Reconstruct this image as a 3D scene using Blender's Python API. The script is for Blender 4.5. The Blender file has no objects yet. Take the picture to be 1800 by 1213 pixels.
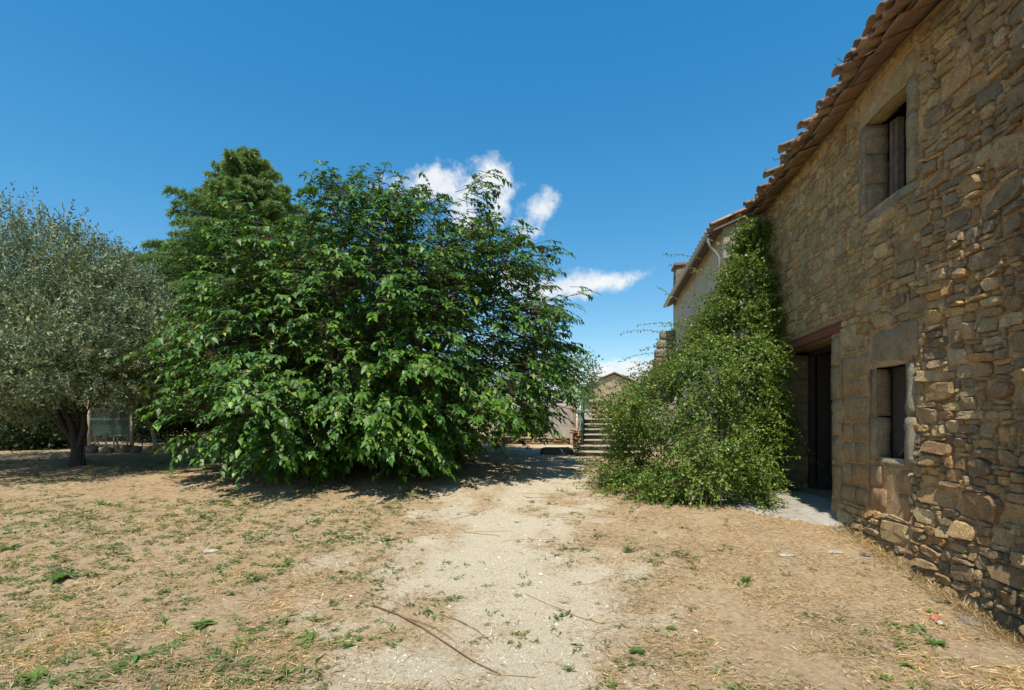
import bpy, math, random
import numpy as np
from mathutils import Vector, Matrix, noise as mnoise

random.seed(7)
rng = np.random.default_rng(7)
R = math.radians
sc = bpy.context.scene
col = sc.collection

# ------------------------------------------------------------------ camera
E = 1.76                      # eye height over the lowest ground
FPX = 900.0                   # focal length in photo pixels (1800 wide)
cam_d = bpy.data.cameras.new('camera')
cam_d.sensor_width = 36.0
cam_d.lens = 18.0
cam_d.shift_y = (738 - 606.5) / 1800.0
cam_d.clip_start = 0.05
cam_d.clip_end = 3000
cam = bpy.data.objects.new('camera', cam_d)
cam.location = (0, 0, E)
cam.rotation_euler = (R(90), 0, 0)
col.objects.link(cam)
sc.camera = cam

# ------------------------------------------------------------------ sun and sky
ANG = math.atan2(150, 900)                       # direction in which the barn runs
U = np.array([math.sin(ANG), math.cos(ANG), 0.0])
N = np.array([math.cos(ANG), -math.sin(ANG), 0.0])
SUN = -0.50 * U - 0.048 * N + np.array([0, 0, 1.0])
SUN = SUN / np.linalg.norm(SUN)
sun_el = math.asin(SUN[2])
sun_az = math.atan2(SUN[0], SUN[1])
sun_d = bpy.data.lights.new('sun', 'SUN')
sun_d.energy = 4.6
sun_d.angle = R(0.53)
sun_d.color = (1.0, 0.93, 0.82)
sun = bpy.data.objects.new('sun', sun_d)
sun.rotation_euler = Vector(SUN).to_track_quat('Z', 'Y').to_euler()
sun.location = (0, 0, 30)
col.objects.link(sun)

world = bpy.data.worlds.new('World')
sc.world = world
world.use_nodes = True


def build_world():
    nt = world.node_tree
    nt.nodes.clear()
    L = nt.links.new
    nd = nt.nodes.new
    out = nd('ShaderNodeOutputWorld')
    bg = nd('ShaderNodeBackground')
    bg.inputs['Strength'].default_value = 0.15
    sky = nd('ShaderNodeTexSky')
    sky.sky_type = 'NISHITA'
    sky.sun_disc = False
    sky.sun_elevation = sun_el
    sky.sun_rotation = sun_az
    sky.altitude = 0
    sky.air_density = 1.0
    sky.dust_density = 0.2
    sky.ozone_density = 1.0
    # polarised look of a deep southern sky
    hsv = nd('ShaderNodeHueSaturation')
    hsv.inputs['Saturation'].default_value = 1.8
    hsv.inputs['Hue'].default_value = 0.494
    gam = nd('ShaderNodeGamma')                  # softer fall-off from zenith to horizon
    gam.inputs[1].default_value = .68
    L(sky.outputs[0], gam.inputs[0])
    scl = nd('ShaderNodeMix')
    scl.data_type = 'RGBA'
    scl.blend_type = 'MULTIPLY'
    scl.inputs[0].default_value = 1.0
    scl.inputs[7].default_value = (1.42, 1.42, 1.42, 1)
    L(gam.outputs[0], scl.inputs[6])
    L(scl.outputs[2], hsv.inputs['Color'])
    # clouds: fair weather cumulus at given bearings, broken by noise
    tc = nd('ShaderNodeTexCoord')
    sep = nd('ShaderNodeSeparateXYZ')
    L(tc.outputs['Generated'], sep.inputs[0])

    def m(op, a, b=None, c=None):
        n = nd('ShaderNodeMath')
        n.operation = op
        for i, v in enumerate((a, b, c)):
            if v is None:
                continue
            if isinstance(v, (int, float)):
                n.inputs[i].default_value = v
            else:
                L(v, n.inputs[i])
        return n.outputs[0]
    az = m('ARCTAN2', sep.outputs[0], sep.outputs[1])
    el = m('ARCSINE', sep.outputs[2])
    nz = nd('ShaderNodeTexNoise')
    nz.inputs['Scale'].default_value = 13.0
    nz.inputs['Detail'].default_value = 9.0
    nz.inputs['Roughness'].default_value = 0.58
    L(tc.outputs['Generated'], nz.inputs['Vector'])
    nz2 = nd('ShaderNodeTexNoise')
    nz2.inputs['Scale'].default_value = 34.0
    nz2.inputs['Detail'].default_value = 6.0
    nz2.inputs['Roughness'].default_value = 0.65
    L(tc.outputs['Generated'], nz2.inputs['Vector'])

    def bearing(px, py):
        x, z = (px - 900) / 900.0, (738 - py) / 900.0
        return math.atan2(x, 1), math.atan2(z, math.hypot(x, 1))
    blobs = []
    for px, py, rx, ry, rot, amp in (
            (782, 325, 108, 28, -8, 1.05), (840, 325, 66, 40, 0, 1.2), (822, 372, 30, 34, 25, 1.0), (868, 378, 30, 22, -35, .8),
            (945, 362, 36, 26, -20, 1.1), (930, 402, 26, 28, 20, 1.0),
            (975, 500, 95, 22, 0, 1.1), (1050, 500, 66, 14, -10, 1.0), (920, 505, 60, 34, 0, .9),
            (1095, 655, 70, 17, -8, 1.25), (1110, 690, 130, 34, 0, 1.15), (1010, 680, 90, 26, 0, 1.0),
            (1015, 505, 60, 14, -4, .9)):
        a, e = bearing(px, py)
        a2, e2 = bearing(px + rx, py)
        a3, e3 = bearing(px, py - ry)
        blobs.append((a, e, max(abs(a2 - a), .01) * 1.22, max(abs(e3 - e), .01) * 1.28, -R(rot), amp))
    for a, e, ra, re, amp in ((1.5, .25, .3, .06, 1), (2.2, .35, .2, .08, 1), (3.0, .2, .35, .06, 1), (-2.4, .28, .25, .07, 1),
                              (-1.4, .16, .3, .05, 1), (-.95, .12, .16, .035, 1), (1.0, .62, .1, .05, .7), (-2.0, .7, .12, .05, .7)):
        blobs.append((a, e, ra, re, 0, amp))
    acc = None
    for a, e, ra, re, rot, amp in blobs:
        da = m('SUBTRACT', az, a)
        de = m('SUBTRACT', el, e)
        c, s = math.cos(rot), math.sin(rot)
        x = m('ADD', m('MULTIPLY', da, c / ra), m('MULTIPLY', de, s / ra))
        y = m('ADD', m('MULTIPLY', da, -s / re), m('MULTIPLY', de, c / re))
        d = m('ADD', m('MULTIPLY', x, x), m('MULTIPLY', y, y))
        f = m('MULTIPLY', m('SUBTRACT', 1.0, d), amp)
        acc = f if acc is None else m('MAXIMUM', acc, f)
    acc = m('MAXIMUM', acc, -1.6)
    field = m('ADD', m('MULTIPLY', acc, .55), m('ADD', m('MULTIPLY', m('SUBTRACT', nz.outputs[0], .5), 2.6), m('MULTIPLY', m('SUBTRACT', nz2.outputs[0], .5), 1.2)))
    mr = nd('ShaderNodeMapRange')
    mr.interpolation_type = 'SMOOTHSTEP'
    mr.inputs['From Min'].default_value = -0.12
    mr.inputs['From Max'].default_value = 0.72
    L(field, mr.inputs['Value'])
    ccol = nd('ShaderNodeMix')
    ccol.data_type = 'RGBA'
    ccol.inputs[6].default_value = (3.9, 4.3, 4.7, 1)
    ccol.inputs[7].default_value = (5.1, 5.15, 5.2, 1)
    mr2 = nd('ShaderNodeMapRange')
    mr2.inputs['From Min'].default_value = 0.3
    mr2.inputs['From Max'].default_value = 0.65
    L(nz.outputs[0], mr2.inputs['Value'])
    L(mr2.outputs[0], ccol.inputs[0])
    mix = nd('ShaderNodeMix')
    mix.data_type = 'RGBA'
    L(m('MULTIPLY', mr.outputs[0], .94), mix.inputs[0])
    L(hsv.outputs[0], mix.inputs[6])
    L(ccol.outputs[2], mix.inputs[7])
    L(mix.outputs[2], bg.inputs[0])
    L(bg.outputs[0], out.inputs[0])


build_world()
sc.view_settings.view_transform = 'Standard'
sc.view_settings.look = 'None'
sc.view_settings.gamma = 1.0
sc.view_settings.exposure = 0.35
sc.view_settings.use_curve_mapping = False
sc.cycles.max_bounces = 5
sc.cycles.diffuse_bounces = 2
sc.cycles.glossy_bounces = 1
sc.cycles.transmission_bounces = 2
sc.cycles.transparent_max_bounces = 4
sc.cycles.caustics_reflective = False
sc.cycles.caustics_refractive = False


# ------------------------------------------------------------------ helpers
def P(px, py, depth):
    return np.array([(px - 900) / FPX * depth, depth, E + (738 - py) / FPX * depth])


def W(n, u, z):
    p = u * U + n * N
    return np.array([p[0], p[1], z])


def nu(x, y):
    return x * N[0] + y * N[1], x * U[0] + y * U[1]


def wall_u(px, n=3.2):
    X = (px - 900) / FPX
    t = n / (N[0] * X + N[1])
    return t * (X * U[0] + U[1]), t


def wall_z(px, py, n=3.2):
    u, t = wall_u(px, n)
    return E + (738 - py) / FPX * t


GY = [-30, 0, 3.2, 4.2, 5.6, 7.2, 9, 11, 13.5, 16, 25, 60, 2000]
GZ = [-1.9, -1.82, -1.76, -1.70, -1.49, -1.29, -1.16, -1.05, -.95, -.88, -.75, -.7, -.7]


def fnoise(x, y, s, seed=0.0):
    return mnoise.noise(Vector((x * s + seed, y * s - seed * .7, seed * 1.3)))


def gz0(x, y):
    return E + float(np.interp(y, GY, GZ))


def gz(x, y):
    z = gz0(x, y)
    if y < 40:
        z += .03 * fnoise(x, y, .55, 3) + .012 * fnoise(x, y, 2.3, 8)
    return z


def G(px, py):
    """the point on the ground along a line of sight"""
    X, Zr = (px - 900) / FPX, (738 - py) / FPX
    t = 2.0
    while t < 60:
        if E + Zr * t <= gz(X * t, t):
            break
        t += .03
    return np.array([X * t, t, gz(X * t, t)])


def link(o, parent=None):
    col.objects.link(o)
    if parent is not None:
        o.parent = parent
    return o


def setcol(me, cols):
    a = me.color_attributes.new('col', 'FLOAT_COLOR', 'POINT')
    c = np.ones((len(me.vertices), 4), dtype=np.float32)
    c[:, :3] = cols
    a.data.foreach_set('color', c.ravel())


def mesh(name, verts, faces, mat=None, smooth=False, cols=None):
    me = bpy.data.meshes.new(name)
    me.from_pydata([tuple(map(float, v)) for v in verts], [], [tuple(map(int, f)) for f in faces])
    if cols is not None:
        setcol(me, cols)
    if smooth:
        me.polygons.foreach_set('use_smooth', np.ones(len(me.polygons), dtype=bool))
    if mat is not None:
        me.materials.append(mat)
    me.update()
    return me


def fast_mesh(name, verts, faces, mat, smooth=False, cols=None):
    """verts (n,3) and equal-sized faces (m,k) as arrays"""
    me = bpy.data.meshes.new(name)
    verts = np.asarray(verts, dtype=np.float32)
    faces = np.asarray(faces, dtype=np.int32)
    k = faces.shape[1]
    me.vertices.add(len(verts))
    me.vertices.foreach_set('co', verts.ravel())
    me.loops.add(faces.size)
    me.loops.foreach_set('vertex_index', faces.ravel())
    me.polygons.add(len(faces))
    me.polygons.foreach_set('loop_start', np.arange(0, faces.size, k, dtype=np.int32))
    if smooth:
        me.polygons.foreach_set('use_smooth', np.ones(len(faces), dtype=bool))
    me.update(calc_edges=True)
    if cols is not None:
        setcol(me, cols)
    me.materials.append(mat)
    return me


def obj(name, me, parent=None, kind=None, label=None, cat=None, group=None, loc=None):
    o = bpy.data.objects.new(name, me)
    link(o, parent)
    if loc is not None:
        o.location = loc
    if kind:
        o['kind'] = kind
    if label:
        o['label'] = label
    if cat:
        o['category'] = cat
    if group:
        o['group'] = group
    return o


def thing(name, loc, label, cat, rz=0.0, group=None):
    o = bpy.data.objects.new(name, None)
    o.empty_display_size = .2
    link(o)
    o.location = tuple(map(float, loc))
    o.rotation_euler = (0, 0, rz)
    o['label'] = label
    o['category'] = cat
    if group:
        o['group'] = group
    return o


class MB:
    """collects shapes of one part"""
    def __init__(s, org=(0, 0, 0)):
        s.v, s.f, s.c = [], [], []
        s.o = np.array(org, dtype=float)

    def add(s, verts, faces, c=None):
        b = len(s.v)
        s.v.extend([np.asarray(v, dtype=float) - s.o for v in verts])
        s.f.extend([[i + b for i in f] for f in faces])
        s.c.extend([c if c is not None else (1, 1, 1)] * len(verts))

    def box(s, a, b, c=None):
        (x0, y0, z0), (x1, y1, z1) = a, b
        s.add([(x0, y0, z0), (x1, y0, z0), (x1, y1, z0), (x0, y1, z0), (x0, y0, z1), (x1, y0, z1), (x1, y1, z1), (x0, y1, z1)],
              [(0, 3, 2, 1), (4, 5, 6, 7), (0, 1, 5, 4), (1, 2, 6, 5), (2, 3, 7, 6), (3, 0, 4, 7)], c)

    def tube(s, pts, rad, sides=6, c=None, cap=True):
        pts = [Vector(p) for p in pts]
        rads = rad if isinstance(rad, (list, tuple, np.ndarray)) else [rad] * len(pts)
        vs, fs = [], []
        for i, p in enumerate(pts):
            d = (pts[min(i + 1, len(pts) - 1)] - pts[max(i - 1, 0)])
            d = d.normalized() if d.length > 1e-9 else Vector((0, 0, 1))
            ref = Vector((0, 0, 1)) if abs(d.z) < .9 else Vector((1, 0, 0))
            a = d.cross(ref).normalized()
            b = d.cross(a).normalized()
            for k in range(sides):
                t = 2 * math.pi * k / sides
                vs.append(p + (a * math.cos(t) + b * math.sin(t)) * rads[i])
        for i in range(len(pts) - 1):
            for k in range(sides):
                k2 = (k + 1) % sides
                fs.append((i * sides + k, (i + 1) * sides + k, (i + 1) * sides + k2, i * sides + k2))
        if cap:
            fs.append(tuple(range(sides)))
            fs.append(tuple(reversed(range((len(pts) - 1) * sides, len(pts) * sides))))
        s.add(vs, fs, c)

    def build(s, name, mat, parent=None, smooth=False, usecol=False, **kw):
        me = mesh(name, s.v, s.f, mat, smooth, np.array(s.c) if usecol else None)
        return obj(name, me, parent, **kw)


def rough_box(a, b, res=.12, jit=.008, bev=.015, seed=0.0):
    """a worn block: a box whose faces are gridded, edges pulled in, surface uneven; returns verts, faces"""
    a, b = np.array(a, float), np.array(b, float)
    n = [max(2, min(9, int(round((b[i] - a[i]) / res)) + 1)) for i in range(3)]
    idx, vs, fs = {}, [], []

    def vert(i, j, k):
        key = (i, j, k)
        if key not in idx:
            t = np.array([i / n[0], j / n[1], k / n[2]])
            p = a + (b - a) * t
            e = [x in (0, m) for x, m in zip(key, n)]
            cen = (a + b) / 2
            if sum(e) >= 2:
                sg = np.sign(cen - p)
                p = p + sg * np.array([bev if q else 0 for q in e]) * (.8 if sum(e) == 2 else 1.0) * (.5 + mnoise.random())
            q = Vector(p * 6.0 + seed)
            d = np.array(mnoise.noise_vector(q)) * jit + np.array(mnoise.noise_vector(q * 3.1)) * jit * .5
            idx[key] = len(vs)
            vs.append(p + d)
        return idx[key]
    for ax in range(3):
        o1, o2 = [(1, 2), (2, 0), (0, 1)][ax]
        for side in (0, n[ax]):
            for i in range(n[o1]):
                for j in range(n[o2]):
                    q = []
                    for di, dj in ((0, 0), (1, 0), (1, 1), (0, 1)):
                        k = [0, 0, 0]
                        k[ax], k[o1], k[o2] = side, i + di, j + dj
                        q.append(vert(*k))
                    fs.append(q if side else q[::-1])
    return vs, fs


# ------------------------------------------------------------------ materials
class NT:
    def __init__(s, name):
        s.m = bpy.data.materials.new(name)
        s.m.use_nodes = True
        s.t = s.m.node_tree
        s.t.nodes.clear()
        s.out = s.t.nodes.new('ShaderNodeOutputMaterial')
        s.b = s.t.nodes.new('ShaderNodeBsdfPrincipled')
        s.t.links.new(s.b.outputs[0], s.out.inputs[0])

    def n(s, t, **kw):
        x = s.t.nodes.new(t)
        for k, v in kw.items():
            setattr(x, k, v)
        return x

    def l(s, a, b):
        s.t.links.new(a, b)

    def noise(s, scale, detail=5, rough=.6, vec=None, dist=0.0):
        x = s.n('ShaderNodeTexNoise')
        x.inputs['Scale'].default_value = scale
        x.inputs['Detail'].default_value = detail
        x.inputs['Roughness'].default_value = rough
        x.inputs['Distortion'].default_value = dist
        if vec is not None:
            s.l(vec, x.inputs['Vector'])
        return x.outputs[0]

    def ramp(s, fac, stops, interp='LINEAR'):
        x = s.n('ShaderNodeValToRGB')
        x.color_ramp.interpolation = interp
        el = x.color_ramp.elements
        while len(el) < len(stops):
            el.new(.5)
        for e, (p, c) in zip(el, stops):
            e.position = p
            e.color = (*c, 1) if len(c) == 3 else c
        s.l(fac, x.inputs[0])
        return x.outputs[0]

    def mix(s, fac, a, b, mode='MIX'):
        x = s.n('ShaderNodeMix', data_type='RGBA', blend_type=mode)
        for sock, v in ((x.inputs[0], fac), (x.inputs[6], a), (x.inputs[7], b)):
            if isinstance(v, (int, float)):
                sock.default_value = v
            elif isinstance(v, tuple):
                sock.default_value = (*v, 1)
            else:
                s.l(v, sock)
        return x.outputs[2]

    def math(s, op, a, b):
        x = s.n('ShaderNodeMath', operation=op)
        for i, v in enumerate((a, b)):
            if isinstance(v, (int, float)):
                x.inputs[i].default_value = v
            else:
                s.l(v, x.inputs[i])
        return x.outputs[0]

    def attr(s, name='col'):
        x = s.n('ShaderNodeAttribute', attribute_name=name)
        return x.outputs['Color']

    def pos(s):
        return s.n('ShaderNodeNewGeometry').outputs['Position']

    def island(s):
        return s.n('ShaderNodeNewGeometry').outputs['Random Per Island']

    def bump(s, h, strength=.5, dist=.02, prev=None):
        x = s.n('ShaderNodeBump')
        x.inputs['Strength'].default_value = strength
        x.inputs['Distance'].default_value = dist
        s.l(h, x.inputs['Height'])
        if prev is not None:
            s.l(prev, x.inputs['Normal'])
        return x.outputs[0]

    def set(s, **kw):
        for k, v in kw.items():
            sock = s.b.inputs[k]
            if isinstance(v, (int, float)):
                sock.default_value = v
            elif isinstance(v, tuple):
                sock.default_value = (*v, 1) if len(v) == 3 else v
            else:
                s.l(v, sock)
        return s


def flat(name, c, rough=.7, var=.25, scale=12.0, bump=.3, metal=0.0):
    t = NT(name)
    p = t.pos()
    nz = t.noise(scale, 6, .65, p)
    cc = t.ramp(nz, [(.25, tuple(x * (1 - var) for x in c)), (.75, tuple(min(1, x * (1 + var)) for x in c))])
    t.set(**{'Base Color': cc, 'Roughness': rough, 'Metallic': metal})
    t.l(t.bump(t.noise(scale * 6, 5, .7, p), bump, .006), t.b.inputs['Normal'])
    return t.m


def stone_mat(name, base=None, lichen=.5, pit=.9, warm=.0):
    """weathered sandstone: colour of its own (attribute), grain, pits, pale lichen crust"""
    t = NT(name)
    p = t.pos()
    c = t.attr() if base is None else None
    big = t.noise(7.0, 7, .7, p)
    fine = t.noise(55.0, 8, .78, p)
    vor = t.n('ShaderNodeTexVoronoi')
    vor.inputs['Scale'].default_value = 75
    t.l(p, vor.inputs['Vector'])
    tone = t.ramp(big, [(.28, (.60, .57, .53)), (.5, (1, 1, 1)), (.72, (1.38, 1.30, 1.15))])
    b = t.mix(1.0, c if c is not None else base, tone, 'MULTIPLY')
    b = t.mix(t.ramp(fine, [(.38, (.6, .6, .6)), (.56, (0, 0, 0))]), b, t.mix(1.0, b, (.38, .36, .34), 'MULTIPLY'))
    b = t.mix(t.ramp(fine, [(.55, (0, 0, 0)), (.72, (.7, .7, .7))]), b, t.mix(1.0, b, (1.55, 1.5, 1.4), 'MULTIPLY'))
    lm = t.ramp(t.noise(21.0, 8, .76, p, .8), [(.54, (0, 0, 0)), (.64, (lichen, lichen, lichen))])
    b = t.mix(lm, b, (.52, .48, .38))
    dk = t.ramp(t.noise(26.0, 7, .75, p, .5), [(.56, (0, 0, 0)), (.68, (.42, .42, .42))])
    b = t.mix(dk, b, (.12, .10, .08))
    ok = t.ramp(t.noise(3.1, 5, .6, p), [(.55, (0, 0, 0)), (.75, (.4, .4, .4))])
    b = t.mix(ok, b, t.mix(1.0, b, (1.2, .9, .6), 'MULTIPLY'))
    t.set(**{'Base Color': b, 'Roughness': .93})
    t.b.inputs['Specular IOR Level'].default_value = .15
    n1 = t.bump(t.noise(13.0, 7, .75, p), 1.0, .06 * pit)
    n2 = t.bump(fine, 1.0, .022 * pit, n1)
    n3 = t.bump(vor.outputs['Distance'], .5 * pit, .008, n2)
    t.l(n3, t.b.inputs['Normal'])
    return t.m


M = {}
M['stone'] = stone_mat('rubble stone', None, .45, 1.0)
M['dressed'] = stone_mat('dressed stone', None, .25, .65)


def mortar_mat():
    t = NT('ochre lime mortar')
    p = t.pos()
    a = t.noise(4.0, 6, .65, p)
    b = t.noise(30.0, 7, .72, p)
    c = t.ramp(a, [(.25, (.36, .22, .105)), (.5, (.52, .34, .175)), (.75, (.64, .46, .27))])
    c = t.mix(t.ramp(b, [(.35, (.7, .7, .7)), (.6, (0, 0, 0))]), c, t.mix(1.0, c, (.5, .46, .42), 'MULTIPLY'))
    t.set(**{'Base Color': c, 'Roughness': .95})
    t.b.inputs['Specular IOR Level'].default_value = .1
    n = t.bump(t.noise(11, 6, .7, p), .9, .04)
    t.l(t.bump(b, .9, .014, n), t.b.inputs['Normal'])
    return t.m


M['mortar'] = mortar_mat()


def tile_mat(name='terracotta tile', c0=(.19, .10, .06), c1=(.31, .17, .10), k=.8):
    t = NT(name)
    p = t.pos()
    oi = t.n('ShaderNodeObjectInfo').outputs['Random']
    base = t.ramp(oi, [(0, c0), (.5, c1), (.8, tuple(k * q for q in (.40, .26, .17))), (1, tuple(k * q for q in (.34, .26, .2)))])
    nz = t.noise(14, 7, .7, p)
    base = t.mix(t.ramp(nz, [(.40, (0, 0, 0)), (.62, (.8, .8, .8))]), base, (.17, .14, .10))
    base = t.mix(t.ramp(t.noise(35, 6, .7, p), [(.58, (0, 0, 0)), (.66, (.6, .6, .6))]), base, (.42, .37, .26))
    t.set(**{'Base Color': base, 'Roughness': .9})
    t.l(t.bump(t.noise(60, 6, .7, p), .5, .008), t.b.inputs['Normal'])
    return t.m


M['tile'] = tile_mat()
M['tile_lit'] = tile_mat('sunlit terracotta tile', (.45, .24, .14), (.52, .32, .20), 1.2)  # sunlit orange of the house tiles is put into the colour
M['beam'] = flat('rust red beam', (.20, .062, .036), .8, .6, 18, .9)
M['oldwood'] = flat('old grey wood', (.15, .115, .085), .85, .4, 14, .6)
M['darkwood'] = flat('dark wood', (.045, .034, .026), .85, .4, 14, .6)
M['interior'] = flat('dark interior plaster', (.05, .042, .034), .95, .3, 4, .3)  # indoor darkness is put into this near-black colour
M['cream'] = flat('cream render', (.66, .53, .35), .92, .22, 3.5, .5)
M['grey_render'] = flat('grey render', (.38, .345, .29), .92, .25, 5, .5)
M['zinc'] = flat('zinc', (.36, .35, .33), .45, .15, 20, .1, .6)
M['concrete'] = flat('worn concrete', (.34, .31, .265), .93, .25, 7, .7)
M['steps'] = flat('step concrete', (.36, .32, .26), .93, .3, 6, .7)
M['green_paint'] = flat('green paint', (.022, .135, .085), .5, .3, 10, .2)
M['bar'] = flat('iron bar', (.05, .05, .055), .6, .3, 20, .2)
M['pink'] = flat('pink painted post', (.52, .33, .26), .8, .2, 8, .3)
M['brown_stick'] = flat('dry twig', (.20, .115, .055), .85, .35, 20, .4)
M['runner'] = flat('dead runner', (.36, .23, .11), .9, .3, 20, .3)
M['bark_olive'] = flat('shaded olive bark', (.05, .042, .034), .95, .45, 18, 1.0)  # shade under the crown is put into this dark bark colour
M['bark'] = flat('mulberry bark', (.11, .08, .055), .95, .45, 12, 1.0)
M['wire'] = flat('galvanised wire', (.45, .47, .45), .5, .2, 20, .1, .3)
M['white_stone'] = flat('pale limestone', (.40, .36, .285), .95, .4, 16, .9)
M['brick_red'] = flat('red brick', (.42, .16, .08), .9, .25, 14, .5)
M['dark_stone'] = flat('dark weathered stone', (.22, .19, .155), .95, .45, 16, 1.0)
M['post_wood'] = flat('weathered post', (.40, .34, .25), .9, .35, 14, .6)
M['green_screen'] = flat('green screen sheet', (.02, .075, .05), .7, .3, 6, .2)


def glass_mat():
    t = NT('window pane')
    t.set(**{'Base Color': (.03, .04, .05), 'Roughness': .06})
    t.b.inputs['Specular IOR Level'].default_value = .9
    t.b.inputs['Coat Weight'].default_value = .6
    return t.m


M['glass'] = glass_mat()


def leaf_mat(name, stops, rough=.45, trans=.3, tcol=(.25, .42, .05), spec=.5):
    t = NT(name)
    c = t.ramp(t.island(), stops)
    oi = t.n('ShaderNodeObjectInfo').outputs['Random']
    c = t.mix(1.0, c, t.ramp(oi, [(0, (.9, .9, .9)), (1, (1.15, 1.15, 1.1))]), 'MULTIPLY')
    c = t.mix(1.0, c, t.ramp(t.noise(1.6, 4, .6, t.pos()), [(.3, (.68, .74, .8)), (.5, (1, 1, 1)), (.7, (1.5, 1.28, .95))]), 'MULTIPLY')
    t.set(**{'Base Color': c, 'Roughness': rough})
    t.b.inputs['Specular IOR Level'].default_value = spec
    tr = t.n('ShaderNodeBsdfTranslucent')
    t.l(t.mix(1.0, c, tcol, 'MIX') if False else t.mix(.75, c, tcol), tr.inputs[0])
    ms = t.n('ShaderNodeMixShader')
    ms.inputs[0].default_value = trans
    t.l(t.b.outputs[0], ms.inputs[1])
    t.l(tr.outputs[0], ms.inputs[2])
    t.l(ms.outputs[0], t.out.inputs[0])
    return t.m


M['mulberry'] = leaf_mat('mulberry leaf', [(0, (.018, .058, .007)), (.35, (.036, .105, .010)), (.75, (.066, .16, .014)), (.97, (.13, .23, .022)), (1, (.26, .26, .04))], .46, .17, (.15, .30, .015), .38)
M['olive'] = leaf_mat('olive leaf', [(0, (.11, .15, .075)), (.45, (.185, .235, .12)), (.8, (.26, .315, .18)), (1, (.40, .44, .30))], .55, .15, (.2, .28, .08), .3)
M['cedar'] = leaf_mat('cedar needle', [(0, (.10, .18, .055)), (.5, (.17, .28, .085)), (1, (.25, .36, .12))], .6, .28, (.26, .38, .10), .3)
M['creeper'] = leaf_mat('creeper leaf', [(0, (.06, .12, .018)), (.45, (.11, .195, .027)), (.85, (.18, .265, .04)), (1, (.28, .32, .07))], .45, .25, (.22, .34, .03), .4)
M['hedge'] = leaf_mat('hedge leaf', [(0, (.015, .032, .012)), (.6, (.03, .055, .02)), (1, (.05, .085, .03))], .5, .1, (.06, .12, .02), .3)
M['weed'] = leaf_mat('green weed leaf', [(0, (.05, .13, .02)), (.5, (.09, .19, .035)), (1, (.16, .24, .06))], .5, .3, (.25, .4, .05), .4)
M['greyweed'] = leaf_mat('sparse green grass', [(0, (.085, .125, .045)), (.5, (.14, .175, .065)), (1, (.26, .24, .10))], .6, .25, (.25, .3, .08), .3)
M['straw'] = leaf_mat('dry straw', [(0, (.16, .10, .042)), (.3, (.35, .235, .10)), (.75, (.52, .38, .185)), (1, (.76, .64, .40))], .7, .15, (.5, .35, .15), .25)
M['far_tree'] = leaf_mat('far tree leaf', [(0, (.06, .10, .04)), (.6, (.10, .15, .06)), (1, (.15, .20, .09))], .6, .15, (.15, .22, .06), .3)


def leaves(pos, axis, up, length, width, fold=.12, droop=0.0, quad=False):
    """arrays of leaf blades -> verts, tri faces. Blade: base, left, tip, right (+ midrib point)"""
    n = len(pos)
    axis = axis / (np.linalg.norm(axis, axis=1, keepdims=True) + 1e-9)
    side = np.cross(axis, up)
    side /= (np.linalg.norm(side, axis=1, keepdims=True) + 1e-9)
    nor = np.cross(side, axis)
    l = length[:, None]
    w = width[:, None]
    if quad:
        v = np.stack([pos, pos + axis * l * .45 - side * w * .5 + nor * w * fold, pos + axis * l, pos + axis * l * .45 + side * w * .5 + nor * w * fold], 1)
        b = (np.arange(n) * 4)[:, None, None]
        f = np.array([[0, 2, 1], [0, 3, 2]])[None] + b
        return v.reshape(-1, 3), f.reshape(-1, 3)
    mid = pos + axis * l * .45
    tip = pos + axis * l + np.array([0, 0, -1.0]) * l * droop
    v = np.stack([pos, mid - side * w * .5 + nor * w * fold - axis * l * .12, tip, mid + side * w * .5 + nor * w * fold - axis * l * .12, mid], 1)
    b = (np.arange(n) * 5)[:, None, None]
    f = np.array([[0, 4, 1], [1, 4, 2], [0, 3, 4], [4, 3, 2]])[None] + b
    return v.reshape(-1, 3), f.reshape(-1, 3)


def rdir(n):
    d = rng.normal(size=(n, 3))
    return d / np.linalg.norm(d, axis=1, keepdims=True)


# ================================================================== THE SETTING: ground
def path_mask(x, y):
    c = -.25 + .055 * (y - 3) + .18 * math.sin(y * .8)
    hw = 1.42 + .12 * math.sin(y * 1.1 + 1)
    if y > 7.5:
        c += (y - 7.5) * .10
        hw -= (y - 7.5) * .02
    d = (hw - abs(x - c)) / 1.15
    d += 1.0 * fnoise(x, y, 1.1, 21) + .9 * fnoise(x, y, 3.2, 5) + .5 * fnoise(x, y, 7.5, 2)
    if y < 4.6:
        d -= (4.6 - y) * .3
    return min(1.0, max(0.0, d * .6 + .3))


def green_mask(x, y):
    """where weeds grow among the dry grass"""
    v = .35 + .9 * fnoise(x, y, .8, 40) + .5 * fnoise(x, y, 2.2, 44)
    if x < -.9:
        v += .34
    if y > 8 and x < -2:
        v -= .3
    nn, uu = nu(x, y)
    if nn > 1.0:
        v -= .25
    return v * (1 - .75 * path_mask(x, y))


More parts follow.
